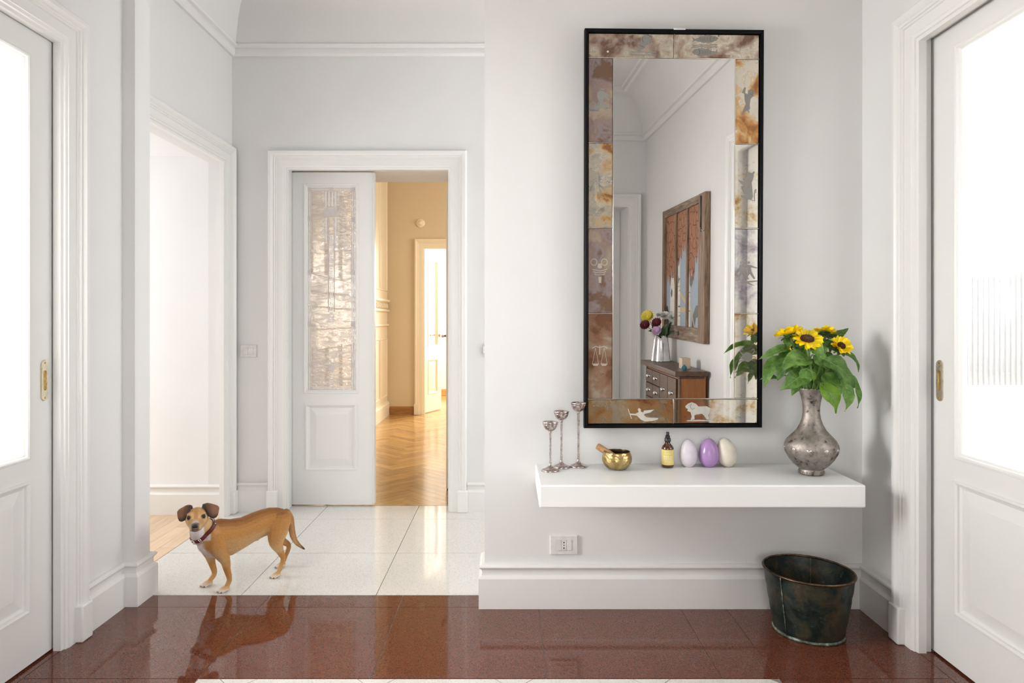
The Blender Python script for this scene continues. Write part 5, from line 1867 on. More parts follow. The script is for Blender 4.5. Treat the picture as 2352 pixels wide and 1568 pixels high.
def cup_pull(parent, y, z):
    global pull_me
    if pull_me is None:
        m_ = MB()
        ns = 10
        rows = []
        for i in range(6):
            ph = math.pi/2*i/5
            row = []
            for k in range(ns+1):
                a = math.pi*k/ns
                row.append(Vector((-0.022*math.sin(ph)*math.sin(a)-0.001, 0.030*math.cos(a)*(0.35+0.65*math.cos(ph*0.9)), 0.020*math.cos(ph)*math.sin(a)-0.004)))
            rows.append(row)
        for r_ in rows: m_.v += r_
        for i in range(5):
            for k in range(ns):
                m_.f.append((i*(ns+1)+k, i*(ns+1)+k+1, (i+1)*(ns+1)+k+1, (i+1)*(ns+1)+k))
        m_.ball((-0.012, 0, -0.002), (0.012, 0.018, 0.014), 12, 8)
        o = m_.build('cup_pull', M['steel'], parent, local=True, smooth=True)
        pull_me = o
    else:
        o = copy_part(pull_me, 'cup_pull', parent)
    o.location = Vector((dx0-0.005, y, z)) - WL[parent.name]
    return o


def drawer(y0, y1, z0, z1):
    g_ = 0.004
    o = MB().chamfer(dx0-0.006, dx0+0.012, y0+g_, y1-g_, z0+g_, z1-g_, 0.004, '-x').build('drawer', M['walnut'], dr)
    cup_pull(o, (y0+y1)/2, (z0+z1)/2)


z = 0.742
yy0 = dy0+0.028
for r_ in range(6):
    for cidx in (0, 1): drawer(yy0+cw*cidx, yy0+cw*(cidx+1), z-0.112*(r_+1), z-0.112*r_)
for r_ in range(3):
    for cidx in (2, 3): drawer(yy0+cw*cidx, yy0+cw*(cidx+1), z-0.224*(r_+1), z-0.224*r_)

# steel jug with mixed flowers
jx, jy = 1.352, 0.170
jug = thing('steel_jug', 'shiny tapered steel vase on the dresser in the mirror', 'vase', (jx, jy, DT))
MB().lathe([(0, 0.002), (0.077, 0.0), (0.0795, 0.003), (0.078, 0.008), (0.061, 0.135), (0.053, 0.205), (0.0545, 0.209), (0.051, 0.207), (0.058, 0.13), (0.072, 0.012), (0, 0.010)], 48, (jx, jy, DT)).build('jug_body', M['steel'], jug, auto=60)
M['daisy_green'] = plain('bouquet_stem', (0.035, 0.085, 0.030), 0.5)
COLR = {'yellow': (0.86, 0.70, 0.10), 'burgundy': (0.13, 0.012, 0.020), 'white': (0.84, 0.84, 0.80), 'lilac': (0.62, 0.42, 0.62)}
for k_, c_ in COLR.items(): M['fl_'+k_] = plain('bouquet_'+k_, c_, 0.6)


def small_flower(kind, y, z, x, rad_, label, facing=(-0.45, 0.75, 0.45), npet=16, rounded=False):
    cpos = Vector((x, y, z))
    t = thing('bouquet_flower', label, 'flower', (jx, jy, DT+0.20), 'mixed bouquet in the steel vase')
    f = Vector(facing).normalized()
    q = f.to_track_quat('Z', 'Y').to_matrix()
    s0 = Vector((jx+(x-jx)*0.15, jy+(y-jy)*0.12, DT+0.10)); s1 = Vector((jx+(x-jx)*0.5, jy+(y-jy)*0.42, DT+0.235))
    MB().tube(spline([s0, s1, cpos-f*0.006], 5), 0.0022, 6).build('stem', M['daisy_green'], t, smooth=True)
    pm = MB()
    for row in range(2 if not rounded else 4):
        nn = npet if not rounded else npet-2*row
        for k in range(nn):
            a = 2*math.pi*(k+0.5*row)/nn
            tilt = (0.15+0.35*row) if not rounded else 0.1+0.38*row
            Rz = Matrix.Rotation(a, 3, 'Z'); Ry = Matrix.Rotation(-tilt, 3, 'Y')
            sc_ = rad_*(1.0-0.16*row)
            pm.add([cpos + q @ (Rz @ (Ry @ (Vector((p.x*sc_, p.y*sc_*(0.8 if not rounded else 1.3), p.z*sc_))))) for p in PET[0].v], PET[0].f)
    pm.build('petals', M['fl_'+kind], t, smooth=True, recalc=False)
    MB().ball(cpos+f*0.004, 0.22*rad_, 10, 6).build('flower_centre', M['fl_yellow' if kind == 'white' else ('disc_in' if False else 'fl_'+kind)], t, smooth=True)
    return t


def small_leaf(t, p0, p1, w_):
    leaf_mesh(p0, p1, w_, (-0.4, 0.8, 0.3), droop=0.2, fold=0.2, heart=False).build('leaf', M['daisy_green'], t, smooth=True, recalc=False)


s1_ = small_flower('yellow', 0.155, 1.160, 1.248, 0.058, 'yellow daisy at the top of the bouquet in the mirror')
s2_ = small_flower('burgundy', 0.185, 1.092, 1.220, 0.046, 'burgundy daisy at the outer edge below the yellow one')
s3_ = small_flower('burgundy', 0.205, 1.112, 1.308, 0.044, 'burgundy daisy in the middle of the bouquet')
s4_ = small_flower('lilac', 0.235, 1.048, 1.300, 0.044, 'lilac daisy low over the rim of the steel vase')
s5_ = small_flower('white', 0.150, 1.172, 1.345, 0.030, 'small white bloom on a thin stem at the top of the bouquet', (-0.3, 0.6, 0.7), 14, True)
s6_ = small_flower('white', 0.200, 1.150, 1.432, 0.040, 'round white bloom in front of the picture frame', (-0.1, 0.8, 0.5), 14, True)
s7_ = small_flower('white', 0.140, 1.165, 1.395, 0.044, 'large white bloom beside the round one in the bouquet', (-0.2, 0.7, 0.6), 14, True)
s8_ = small_flower('white', 0.215, 1.022, 1.275, 0.028, 'tiny white bloom hanging low at the vase edge', (-0.5, 0.8, 0.2), 12)
for (t_, a, b2, w_) in ((s3_, (1.34, 0.19, 1.00), (1.37, 0.23, 1.10), 0.040), (s5_, (1.36, 0.18, 1.00), (1.40, 0.22, 1.11), 0.042), (s6_, (1.37, 0.19, 1.00), (1.44, 0.24, 1.05), 0.036),
                        (s2_, (1.31, 0.19, 1.04), (1.235, 0.21, 1.045), 0.030), (s6_, (1.38, 0.20, 1.01), (1.43, 0.21, 1.12), 0.042), (s1_, (1.32, 0.17, 1.03), (1.27, 0.20, 1.10), 0.034), (s7_, (1.36, 0.21, 1.00), (1.385, 0.24, 1.09), 0.044), (s4_, (1.34, 0.22, 1.00), (1.30, 0.25, 1.01), 0.03)):
    small_leaf(t_, a, b2, w_)

# small box and blue bottle
M['pale_wood'] = wood('pale_box_wood', (0.60, 0.46, 0.32), (0.70, 0.56, 0.41), (0.76, 0.63, 0.48), 0.5, 'Z', 5, 0.0)
M['blue_glass'] = plain('turquoise_glass', (0.03, 0.20, 0.26), 0.12)
bx_o = thing('wooden_box', 'small pale wooden block box on the dresser in the mirror', 'box', (1.365, 0.76, DT))
MB().boxc((1.365, 0.76, DT+0.034), (0.062, 0.075, 0.068)).build('box_body', M['pale_wood'], bx_o, bevel=0.002)
MB().boxc((1.365, 0.76, DT+0.0715), (0.062, 0.075, 0.007)).build('box_lid', M['pale_wood'], bx_o, bevel=0.0015)
setp(MB().lathe([(0, 0), (0.017, 0), (0.020, 0.008), (0.019, 0.020), (0.010, 0.028), (0.006, 0.032), (0.007, 0.036), (0, 0.036)], 8, (1.330, 0.862, DT)).build('perfume_bottle', M['blue_glass'], auto=30),
     'tiny turquoise bottle beside the small wooden box', 'bottle')

# old window sash with a painted birch wood
M['oldwood'] = wood('weathered_sash_wood', (0.10, 0.058, 0.034), (0.22, 0.135, 0.082), (0.36, 0.25, 0.17), 0.6, 'Z', 6, 0.1, 'pos')
M['oldwood_h'] = wood('weathered_rail_wood', (0.10, 0.062, 0.040), (0.24, 0.16, 0.105), (0.46, 0.38, 0.31), 0.6, 'Y', 6, 0.1, 'pos')
mL, nt, b = new_mat('painted_leaf_rust')
v = coords(nt, 'pos', (1, 24, 13))
vo = N(nt, 'ShaderNodeTexVoronoi', feature='DISTANCE_TO_EDGE'); vo.inputs['Scale'].default_value = 1.0
nt.links.new(v, vo.inputs['Vector'])
nt.links.new(ramp(nt, vo.outputs['Distance'], [(0.0, (0.14, 0.06, 0.035)), (0.02, (0.17, 0.075, 0.045)), (0.05, (0.40, 0.20, 0.125)), (1.0, (0.45, 0.235, 0.15))]), b.inputs['Base Color'])
b.inputs['Roughness'].default_value = 0.8
b.inputs['Specular IOR Level'].default_value = 0.15
M['art_leaf'] = mL
M['art_sky'] = plain('painted_blue_grey', (0.40, 0.46, 0.53), 0.8, 0, 0.15)
mB, nt, b = new_mat('painted_birch')
v = coords(nt, 'pos', (1, 2, 24))
n = noise(nt, v, 2.2, 2)
nt.links.new(ramp(nt, n.outputs['Fac'], [(0.30, (0.16, 0.15, 0.13)), (0.36, (0.72, 0.69, 0.63)), (0.7, (0.80, 0.78, 0.72))]), b.inputs['Base Color'])
b.inputs['Roughness'].default_value = 0.8
b.inputs['Specular IOR Level'].default_value = 0.15
M['art_birch'] = mB
M['art_dark'] = plain('painted_dark_green', (0.055, 0.06, 0.05), 0.4)
M['art_yellow'] = plain('painted_ochre', (0.56, 0.43, 0.19), 0.4)
ay0, ay1, az0, az1 = -0.130, 0.945, 0.985, 2.040
art = thing('painted_window_sash', 'old window sash painted with birch trunks and rust leaves seen in the mirror', 'picture', (1.465, (ay0+ay1)/2, az0))
xw = XR-0.002
def abar(name, y0, y1, z0, z1, x0=1.440, mat='oldwood', bev=0.004): return MB().box(x0, xw, y0, y1, z0, z1).build(name, M[mat], art, bevel=bev)


st = 0.075
abar('side_stile', ay0, ay0+0.065, az0, az1); abar('side_stile', ay1-0.135, ay1, az0, az1)
abar('bottom_rail', ay0+0.065, ay1-0.135, az0, az0+0.105, 1.443, 'oldwood_h'); abar('top_rail', ay0+0.065, ay1-0.135, az1-0.060, az1, 1.443, 'oldwood_h')
gy0, gy1 = ay0+0.065, ay1-0.135
gz0, gz1 = az0+0.105, az1-0.060
pw_ = (gy1-gy0)
mun = [(gy0+pw_*0.315, gy0+pw_*0.352), (gy0+pw_*0.648, gy0+pw_*0.685)]
for (a, b2) in mun: abar('muntin', a, b2, gz0, gz1, 1.446)
panes = [(gy0, mun[0][0]), (mun[0][1], mun[1][0]), (mun[1][1], gy1)]
for (a, b2) in panes: MB().box(1.462, 1.470, a, b2, gz0, gz1).build('painted_pane', M['art_sky'], art)
MB().box(1.470, xw, gy0, gy1, gz0, gz1).build('back_board', M['oldwood'], art)


def paint_poly(name, pts, mat, lift=0.0005):
    """flat painted shape: pts as (y, z)"""
    m_ = MB(); n_ = len(pts)
    m_.v += [Vector((1.462-lift, p[0], p[1])) for p in pts]
    m_.f.append(tuple(range(n_)))
    return m_.build(name, M[mat], art, recalc=False)


H = gz1-gz0
rr = random.Random(11)
for (a, b2), lows in zip(panes, ((0.40, 0.36, 0.42, 0.34), (0.52, 0.58, 0.64, 0.60), (0.40, 0.38, 0.52, 0.56))):
    n_ = len(lows)
    wq = (b2-a)/n_
    pts = [(a, gz1)]
    pts_l = []
    for i, lo_ in enumerate(lows):
        zz = gz0+H*lo_
        for s_ in range(7):
            u = s_/6
            pts_l.append((a+wq*(i+u), zz + 0.085*(abs(2*u-1))**1.6))
    poly = [(a, gz1)] + pts_l + [(b2, gz1)]
    paint_poly('painted_foliage', poly, 'art_leaf', 0.0010)
def trunk(y0, y1, z0, z1): paint_poly('painted_trunk', [(y0, z0), (y1, z0), (y1-0.006, (z0+z1)/2), (y1-0.010, z1), (y0+0.010, z1), (y0+0.004, (z0+z1)/2)], 'art_birch')


p1, p2, p3 = panes
trunk(p1[0]+0.105, p1[1]-0.012, gz0, gz0+H*0.44); trunk(p2[0]+0.004, p2[0]+0.075, gz0, gz0+H*0.60); trunk(p3[0]+0.0, p3[0]+0.035, gz0, gz0+H*0.5)
paint_poly('painted_hill', [(p1[0], gz0), (p1[0]+0.07, gz0), (p1[0]+0.075, gz0+0.09), (p1[0]+0.03, gz0+0.16), (p1[0], gz0+0.15)], 'art_dark')
paint_poly('painted_hill', [(p3[0]+0.07, gz0), (p3[0]+0.14, gz0), (p3[0]+0.17, gz0+0.07), (p3[1], gz0+0.09), (p3[1], gz0+0.17), (p3[0]+0.17, gz0+0.16), (p3[0]+0.10, gz0+0.09)], 'art_dark')
paint_poly('painted_branch', [(p2[0]+0.075, gz0+0.235), (p2[0]+0.075, gz0+0.275), (p2[1], gz0+0.18), (p2[1], gz0+0.15)], 'art_yellow', 0.0007)
paint_poly('painted_branch', [(p2[0]+0.075, gz0+0.105), (p2[0]+0.075, gz0+0.145), (p2[1], gz0+0.15), (p2[1], gz0+0.115)], 'art_yellow', 0.0007)
paint_poly('painted_branch', [(p3[0]+0.03, gz0+0.155), (p3[0]+0.045, gz0+0.165), (p3[0]+0.15, gz0), (p3[0]+0.13, gz0)], 'art_yellow', 0.0008)
paint_poly('painted_dark_leaf', [(p3[0]+0.02, gz0+H*0.425), (p3[0]+0.10, gz0+H*0.43), (p3[0]+0.09, gz0+H*0.37), (p3[0]+0.055, gz0+H*0.33), (p3[0]+0.02, gz0+H*0.36)], 'art_dark')
paint_poly('painted_dark_leaf', [(p1[0]+0.14, gz0+0.22), (p1[0]+0.165, gz0+0.24), (p1[0]+0.17, gz0+0.28), (p1[0]+0.145, gz0+0.30), (p1[0]+0.125, gz0+0.26)], 'art_dark', 0.0009)
paint_poly('painted_dark_leaf', [(p2[0]+0.03, gz0+0.32), (p2[0]+0.045, gz0+0.36), (p2[0]+0.03, gz0+0.40), (p2[0]+0.018, gz0+0.36)], 'art_dark', 0.0009)
# sash lift groove and hook
MB().tube([(1.438, ay1-0.075, az1-0.02), (1.438, ay1-0.075, az1-0.24)], 0.008, 8).build('cord_groove', M['art_dark'], art, smooth=True)
MB().ball((1.438, ay1-0.075, az1-0.255), (0.006, 0.016, 0.016), 12, 8).build('pulley_hole', M['art_dark'], art, smooth=True)
MB().tube([(1.440, ay1-0.012, az1-0.27), (1.425, ay1-0.006, az1-0.272), (1.418, ay1-0.008, az1-0.262)], 0.0025, 6).build('hook', M['steel'], art, smooth=True)
MB().ball((1.442, (gy0+gy1)/2-0.04, az0+0.05), (0.004, 0.030, 0.020), 12, 6).build('wood_knot', M['art_dark'], art, smooth=True)


# ------------------------------------------------------------------ dog
FX = Vector((-0.712, -0.702, 0)).normalized()          # heading of the body
LX = Vector((-FX.y, FX.x, 0)) * -1
LX = Vector((0.702, -0.712, 0)).normalized()           # the dog's left, towards the viewer
D0 = Vector((-1.31, 3.05, 0))


def DG(u, v, z): return D0 + FX*u + LX*v + Vector((0, 0, z))


def loft(mb, spine, seg=20):
    """closed tube through rings: (center, side vector, up vector, half width, half height up, half height down)"""
    rows = []
    for (c, s, up, hw, hu, hd) in spine:
        row = []
        for k in range(seg):
            a = 2*math.pi*k/seg
            ca, sa = math.cos(a), math.sin(a)
            row.append(len(mb.v))
            mb.v.append(Vector(c) + Vector(s)*hw*ca + Vector(up)*(hu if sa > 0 else hd)*sa)
        rows.append(row)
    for A, B in zip(rows[:-1], rows[1:]):
        for k in range(seg): mb.f.append((A[k], A[(k+1) % seg], B[(k+1) % seg], B[k]))
    mb.f.append(tuple(reversed(rows[0]))); mb.f.append(tuple(rows[-1]))
    return mb


def limb(mb, pts, rad, seg=14, n=6):
    """tapered limb with rounded ends"""
    P = spline(pts, n)
    R = []
    for i in range(len(rad)-1):
        for k in range(n): R.append(rad[i]+(rad[i+1]-rad[i])*k/n)
    R.append(rad[-1])
    mb.tube(P, R, seg)
    mb.ball(P[0], R[0], 14, 8); mb.ball(P[-1], R[-1], 14, 8)
    return mb


dm = MB()
Z = Vector((0, 0, 1))
tors = [  # u, z centre, half width, up, down
    (-0.352, 0.250, 0.012, 0.014, 0.014), (-0.345, 0.249, 0.030, 0.030, 0.034), (-0.325, 0.246, 0.043, 0.050, 0.050), (-0.295, 0.248, 0.050, 0.061, 0.056),
    (-0.255, 0.252, 0.050, 0.064, 0.058), (-0.215, 0.250, 0.047, 0.064, 0.062), (-0.17, 0.240, 0.050, 0.068, 0.065), (-0.12, 0.229, 0.055, 0.068, 0.073),
    (-0.07, 0.226, 0.059, 0.073, 0.088), (-0.025, 0.226, 0.058, 0.085, 0.088), (0.015, 0.226, 0.054, 0.082, 0.080), (0.045, 0.226, 0.046, 0.070, 0.062),
    (0.068, 0.228, 0.032, 0.050, 0.040), (0.078, 0.230, 0.014, 0.02, 0.018)]
loft(dm, [(DG(u, 0, z_), LX, Z, w_, a_, b_2) for (u, z_, w_, a_, b_2) in tors], 24)
HC = DG(0.086, 0.018, 0.337)                       # skull centre
# neck
limb(dm, [DG(0.005, 0.0, 0.246), DG(0.045, 0.006, 0.280), DG(0.078, 0.013, 0.312)], [0.056, 0.046, 0.040], 18)
# head frame: forward towards the viewer, a little to its right and down
tc = Vector((0, 0, 1.2)) - HC
hf = Vector((tc.x, tc.y, 0)).normalized()
hf = (Matrix.Rotation(math.radians(-5), 3, 'Z') @ hf)
hf = (hf + Vector((0, 0, 0.12))).normalized()
hr = hf.cross(Z).normalized()                      # viewer's left-hand side is -? checked below
hl = -hr
hu = hr.cross(hf).normalized()
# roll the head slightly
roll = math.radians(1)
hl, hu = hl*math.cos(roll)+hu*math.sin(roll), hu*math.cos(roll)-hl*math.sin(roll)


def HD(f, l, u): return HC + hf*f + hl*l + hu*u


skull = [(-0.050, 0.000, 0.014, 0.014, 0.014), (-0.040, 0.002, 0.034, 0.034, 0.034), (-0.018, 0.004, 0.0455, 0.044, 0.038), (0.006, 0.004, 0.0465, 0.045, 0.038),
         (0.024, -0.001, 0.0420, 0.040, 0.038), (0.036, -0.007, 0.0350, 0.031, 0.035), (0.048, -0.014, 0.0295, 0.0220, 0.030), (0.062, -0.019, 0.0245, 0.0180, 0.026),
         (0.076, -0.021, 0.0215, 0.0165, 0.022), (0.085, -0.022, 0.0150, 0.0120, 0.016), (0.090, -0.022, 0.006, 0.006, 0.007)]
loft(dm, [(HD(f_, 0, u_), hl, hu, w_, a_, b_2) for (f_, u_, w_, a_, b_2) in skull], 22)
# throat below the jaw
limb(dm, [HD(0.030, 0, -0.028), HD(0.010, 0, -0.052), DG(0.064, 0.004, 0.250)], [0.024, 0.030, 0.036], 16)
# brow ridges and cheeks
for s in (-1, 1):
    dm.ball(HD(0.025, s*0.024, 0.0225), (0.014, 0.014, 0.011), 12, 8)
    dm.ball(HD(0.014, s*0.020, -0.014), (0.018, 0.016, 0.018), 12, 8)
    dm.ball(HD(0.066, s*0.011, -0.028), (0.014, 0.013, 0.012), 12, 8)
# ears: set high, folded outwards and hanging
EARP = []
for s in (-1, 1):
    # strips from the inner fold down to the tip, across the flap
    e_rows = [  # points across: inner edge -> outer edge ; each (f, l, u)
        [(-0.010, 0.024, 0.040), (-0.012, 0.029, 0.043), (-0.014, 0.035, 0.041), (-0.016, 0.040, 0.036)],
        [(-0.002, 0.026, 0.056), (-0.004, 0.040, 0.059), (-0.008, 0.056, 0.054), (-0.012, 0.068, 0.047)],
        [(0.008, 0.032, 0.049), (0.009, 0.048, 0.051), (0.004, 0.068, 0.046), (-0.003, 0.085, 0.040)],
        [(0.014, 0.040, 0.034), (0.017, 0.054, 0.034), (0.012, 0.070, 0.030), (0.004, 0.085, 0.026)],
        [(0.016, 0.046, 0.020), (0.019, 0.057, 0.017), (0.016, 0.069, 0.013), (0.010, 0.082, 0.013)],
        [(0.016, 0.053, 0.008), (0.018, 0.061, 0.003), (0.017, 0.068, 0.001), (0.013, 0.076, 0.003)]]
    cols = []
    for k in range(4):
        cols.append(spline([Vector(r_[k]) for r_ in e_rows], 5))
    for i in range(len(cols[0])):
        across = spline([cols[k][i] for k in range(4)], 5)
        for q_ in across:
            ep = HD(q_.x, q_.y*s*(1.0 if s > 0 else 0.86), q_.z)
            dm.ball(ep, 0.0046, 8, 5)
            EARP.append((ep, i/(len(cols[0])-1), across.index(q_)/(len(across)-1)))
# front legs: shoulder, elbow, wrist, foot
for (sg, pts, rad_) in (
    (1, [(0.010, 0.026, 0.238), (0.002, 0.042, 0.192), (-0.022, 0.053, 0.138), (-0.030, 0.056, 0.095), (-0.040, 0.057, 0.052), (-0.028, 0.058, 0.024)], [0.038, 0.036, 0.0215, 0.0145, 0.0112, 0.0105]),
    (-1, [(0.020, -0.026, 0.235), (0.016, -0.042, 0.187), (0.002, -0.055, 0.136), (-0.010, -0.060, 0.095), (-0.020, -0.062, 0.052), (0.000, -0.062, 0.024)], [0.038, 0.035, 0.0205, 0.0145, 0.0112, 0.0105])):
    limb(dm, [DG(*p) for p in pts], rad_, 16)
# hind legs: hip, stifle, hock, foot
for pts, rad_ in (
    ([(-0.292, 0.018, 0.252), (-0.275, 0.038, 0.210), (-0.262, 0.050, 0.165), (-0.278, 0.055, 0.120), (-0.292, 0.056, 0.082), (-0.280, 0.058, 0.045), (-0.268, 0.059, 0.022)], [0.050, 0.047, 0.033, 0.0175, 0.0108, 0.0095, 0.0095]),
    ([(-0.294, -0.018, 0.250), (-0.300, -0.038, 0.206), (-0.305, -0.050, 0.165), (-0.348, -0.054, 0.125), (-0.378, -0.056, 0.094), (-0.360, -0.052, 0.050), (-0.345, -0.049, 0.022)], [0.050, 0.046, 0.031, 0.0175, 0.0112, 0.0098, 0.0095])):
    limb(dm, [DG(*p) for p in pts], rad_, 16)
# paws: toes
PAW = {'fl': (-0.022, 0.058), 'fr': (0.006, -0.062), 'hl': (-0.262, 0.059), 'hr': (-0.338, -0.048)}
toe_tips = []
for key, (u, v_) in PAW.items():
    k_s = 1.0 if key[0] == 'f' else 0.92
    for q_, (dv, du, rr_) in enumerate(((-0.0150, 0.014, 0.0064), (-0.0054, 0.023, 0.0070), (0.0054, 0.023, 0.0070), (0.0150, 0.014, 0.0064))):
        a = DG(u-0.006, v_+dv*0.6, 0.017); b2 = DG(u+du*0.7*k_s, v_+dv, 0.0135); c_ = DG(u+du*k_s+0.004, v_+dv, 0.0095)
        limb(dm, [a, b2, c_], [0.010*k_s, rr_*1.05*k_s, rr_*k_s], 10, 3)
        toe_tips.append((key, c_, rr_*k_s))
# tail
limb(dm, [DG(-0.335, 0, 0.276), DG(-0.356, -0.002, 0.245), DG(-0.366, -0.004, 0.195), DG(-0.378, -0.005, 0.145), DG(-0.400, -0.004, 0.110), DG(-0.432, -0.002, 0.080)], [0.020, 0.0175, 0.0150, 0.0130, 0.0100, 0.0035], 14)
# sheath under the belly
limb(dm, [DG(-0.205, 0.0, 0.200), DG(-0.190, 0.0, 0.184)], [0.014, 0.009], 10)
me = bpy.data.meshes.new('dog_raw')
me.from_pydata([tuple(p) for p in dm.v], [], dm.f)
bm = bmesh.new(); bm.from_mesh(me); bmesh.ops.recalc_face_normals(bm, faces=bm.faces); bm.to_mesh(me); bm.free()
raw = bpy.data.objects.new('dog_raw', me)
COL.objects.link(raw)
m1 = raw.modifiers.new('r', 'REMESH'); m1.mode = 'VOXEL'; m1.voxel_size = 0.0020; m1.use_smooth_shade = True
m2 = raw.modifiers.new('s', 'SMOOTH'); m2.factor = 0.5; m2.iterations = 6
dg = bpy.context.evaluated_depsgraph_get()
fin = bpy.data.meshes.new_from_object(raw.evaluated_get(dg))
bpy.data.objects.remove(raw)
base_d = Vector((-1.20, 3.15, 0))
zmin = min(v_.co.z for v_ in fin.vertices)


def sstep(a, b2, x_):
    t_ = max(0.0, min(1.0, (x_-a)/(b2-a)))
    return t_*t_*(3-2*t_)


tan_, lite, dark, white_, earc, blk = Vector((0.50, 0.24, 0.062)), Vector((0.68, 0.47, 0.24)), Vector((0.21, 0.075, 0.022)), Vector((0.80, 0.74, 0.70)), Vector((0.105, 0.042, 0.018)), Vector((0.025, 0.018, 0.016))
pink = Vector((0.60, 0.42, 0.36))
ca = fin.color_attributes.new('coat', 'FLOAT_COLOR', 'POINT')
rr = random.Random(5)
hinv = Matrix((hf, hl, hu))
nc_t = DG(0.064, 0.008, 0.285)
from mathutils.kdtree import KDTree
kd = KDTree(len(EARP))
for i, e_ in enumerate(EARP): kd.insert(e_[0], i)
kd.balance()
for i, vv in enumerate(fin.vertices):
    p = vv.co
    r_ = p-D0
    u, v_, z_ = r_.dot(FX), r_.dot(LX), p.z
    h = hinv @ (p-HC)
    n = vv.normal
    c_ = tan_.copy()
    # saddle darker along the spine, paler flanks and belly
    c_ = c_.lerp(dark, 0.75*sstep(0.25, 0.9, n.z)*sstep(0.23, 0.29, z_)*(1-sstep(0.02, 0.06, u)))
    c_ = c_.lerp(lite, 0.9*sstep(0.35, -0.65, n.z)*sstep(0.10, 0.13, z_)*(1-sstep(0.22, 0.26, z_))*(1-sstep(0.02, 0.05, u)))
    c_ = c_.lerp(lite, 0.35*(1-sstep(0.02, 0.10, z_)))
    in_head = (h.x > -0.048 and abs(h.y) < 0.10 and h.z > -0.060 and (p-HC).length < 0.125 and h.x+0.55*h.z > -0.055)
    # white bib and chest
    w_ = sstep(0.030, 0.062, u-0.25*abs(v_))*(1-sstep(0.018, 0.034, abs(v_-0.006)))*(1-sstep(0.262, 0.285, z_))*sstep(0.12, 0.135, z_)
    w2 = sstep(0.0, 0.035, u)*sstep(-0.1, -0.6, n.z)*sstep(0.125, 0.135, z_)*(1-sstep(0.19, 0.21, z_))*(1-sstep(0.025, 0.045, abs(v_)))
    w_ *= sstep(-0.15, 0.25, n.dot(FX)-0.35*n.z)
    thr = sstep(0.010, 0.022, (p-nc_t).dot(hf))*(1-sstep(0.034, 0.044, abs((p-nc_t).dot(hl))))*sstep(0.235, 0.245, z_)
    w_ = max(w_, thr)
    if not in_head: c_ = c_.lerp(white_, min(1, w_+w2))
    # paws
    c_ = c_.lerp(Vector((0.74, 0.64, 0.56)), (1-sstep(0.012, 0.024, z_))*0.85)
    # tail tip
    c_ = c_.lerp(dark, 0.5*sstep(-0.350, -0.375, u)*sstep(0.0, 0.3, -n.dot(FX)))
    c_ = c_.lerp(blk, sstep(-0.405, -0.428, u))
    if in_head:
        c_body = c_.copy()
        c_ = lite.lerp(tan_, 0.25+0.5*sstep(0.012, 0.04, h.z))
        c_ = c_.lerp(Vector((0.40, 0.19, 0.05)), 0.75*(1-sstep(0.004, 0.011, abs(h.y)))*sstep(-0.012, 0.012, h.z))       # stripe between the eyes
        c_ = c_.lerp(Vector((0.34, 0.15, 0.04)), 0.6*(1-sstep(0.007, 0.016, abs(abs(h.y)-0.019)))*(1-sstep(0.002, 0.012, h.z))*sstep(-0.025, -0.008, h.z))
        c_ = c_.lerp(Vector((0.50, 0.42, 0.40)), sstep(0.048, 0.068, h.x)*sstep(-0.018, -0.008, h.z)*(1-sstep(0.010, 0.016, abs(h.y))))     # grey muzzle bridge
        c_ = c_.lerp(Vector((0.09, 0.07, 0.065)), 0.85*sstep(0.068, 0.080, h.x)*sstep(-0.040, -0.034, h.z)*(1-sstep(0.011, 0.019, abs(h.y))))
        c_ = c_.lerp(white_, sstep(-0.030, -0.037, h.z)*sstep(-0.004, 0.012, h.x)*(1-sstep(0.026, 0.034, abs(h.y)))*(1-sstep(0.074, 0.082, h.x)*sstep(-0.042, -0.036, h.z)))                              # white chin
        # eye rims
        for s in (-1, 1):
            e = (h-Vector((0.036, s*0.0295, 0.0125))).length
            c_ = c_.lerp(Vector((0.10, 0.045, 0.022)), 0.9*(1-sstep(0.0085, 0.0140, e)))
        # ears
        co_, ix_, ds_ = kd.find(p)
        ti, tk = EARP[ix_][1], EARP[ix_][2]
        is_ear = (1-sstep(0.0060, 0.0085, ds_))*sstep(0.02, 0.10, ti)
        ec = earc.lerp(Vector((0.20, 0.085, 0.038)), sstep(0.25, 0.6, tk)*(1-sstep(0.7, 1.0, ti)))
        ec = ec.lerp(Vector((0.05, 0.024, 0.014)), sstep(0.7, 1.0, ti))
        ec = ec.lerp(blk, (1-sstep(0.05, 0.22, tk))*0.9)
        c_ = c_.lerp(ec, is_ear)
        dist_h = (p-HC).length
        hw = 1-sstep(0.060, 0.090, dist_h)
        if h.x > 0.025 or (abs(h.y) > 0.046 and h.z > -0.012 and h.x > -0.03): hw = 1.0
        hw = max(hw, is_ear)
        c_ = c_body.lerp(c_, hw)
    jit = 1+rr.uniform(-0.08, 0.08)
    ca.data[i].color = (c_.x*jit, c_.y*jit, c_.z*jit, 1)
for vv in fin.vertices:
    vv.co -= base_d + Vector((0, 0, zmin))
for p in fin.polygons: p.use_smooth = True
mt_, nt, b = new_mat('short_tan_fur')
at = N(nt, 'ShaderNodeVertexColor', layer_name='coat')
v = coords(nt, 'obj', (60, 60, 22))
n = noise(nt, v, 9, 5, 0.7)
cc = mixc(nt, 0.55, at.outputs['Color'], ramp(nt, n.outputs['Fac'], [(0.3, (0.55, 0.55, 0.55)), (0.7, (1.25, 1.25, 1.25))]), 'MULTIPLY')
cc = mixc(nt, 0.55, at.outputs['Color'], cc)
nt.links.new(cc, b.inputs['Base Color'])
b.inputs['Roughness'].default_value = 0.62
b.inputs['Sheen Weight'].default_value = 0.15
b.inputs['Sheen Roughness'].default_value = 0.4
bump(nt, b, n.outputs['Fac'], 0.35, 0.0025)
fin.name = 'dog_body'
fin.materials.clear(); fin.materials.append(mt_)
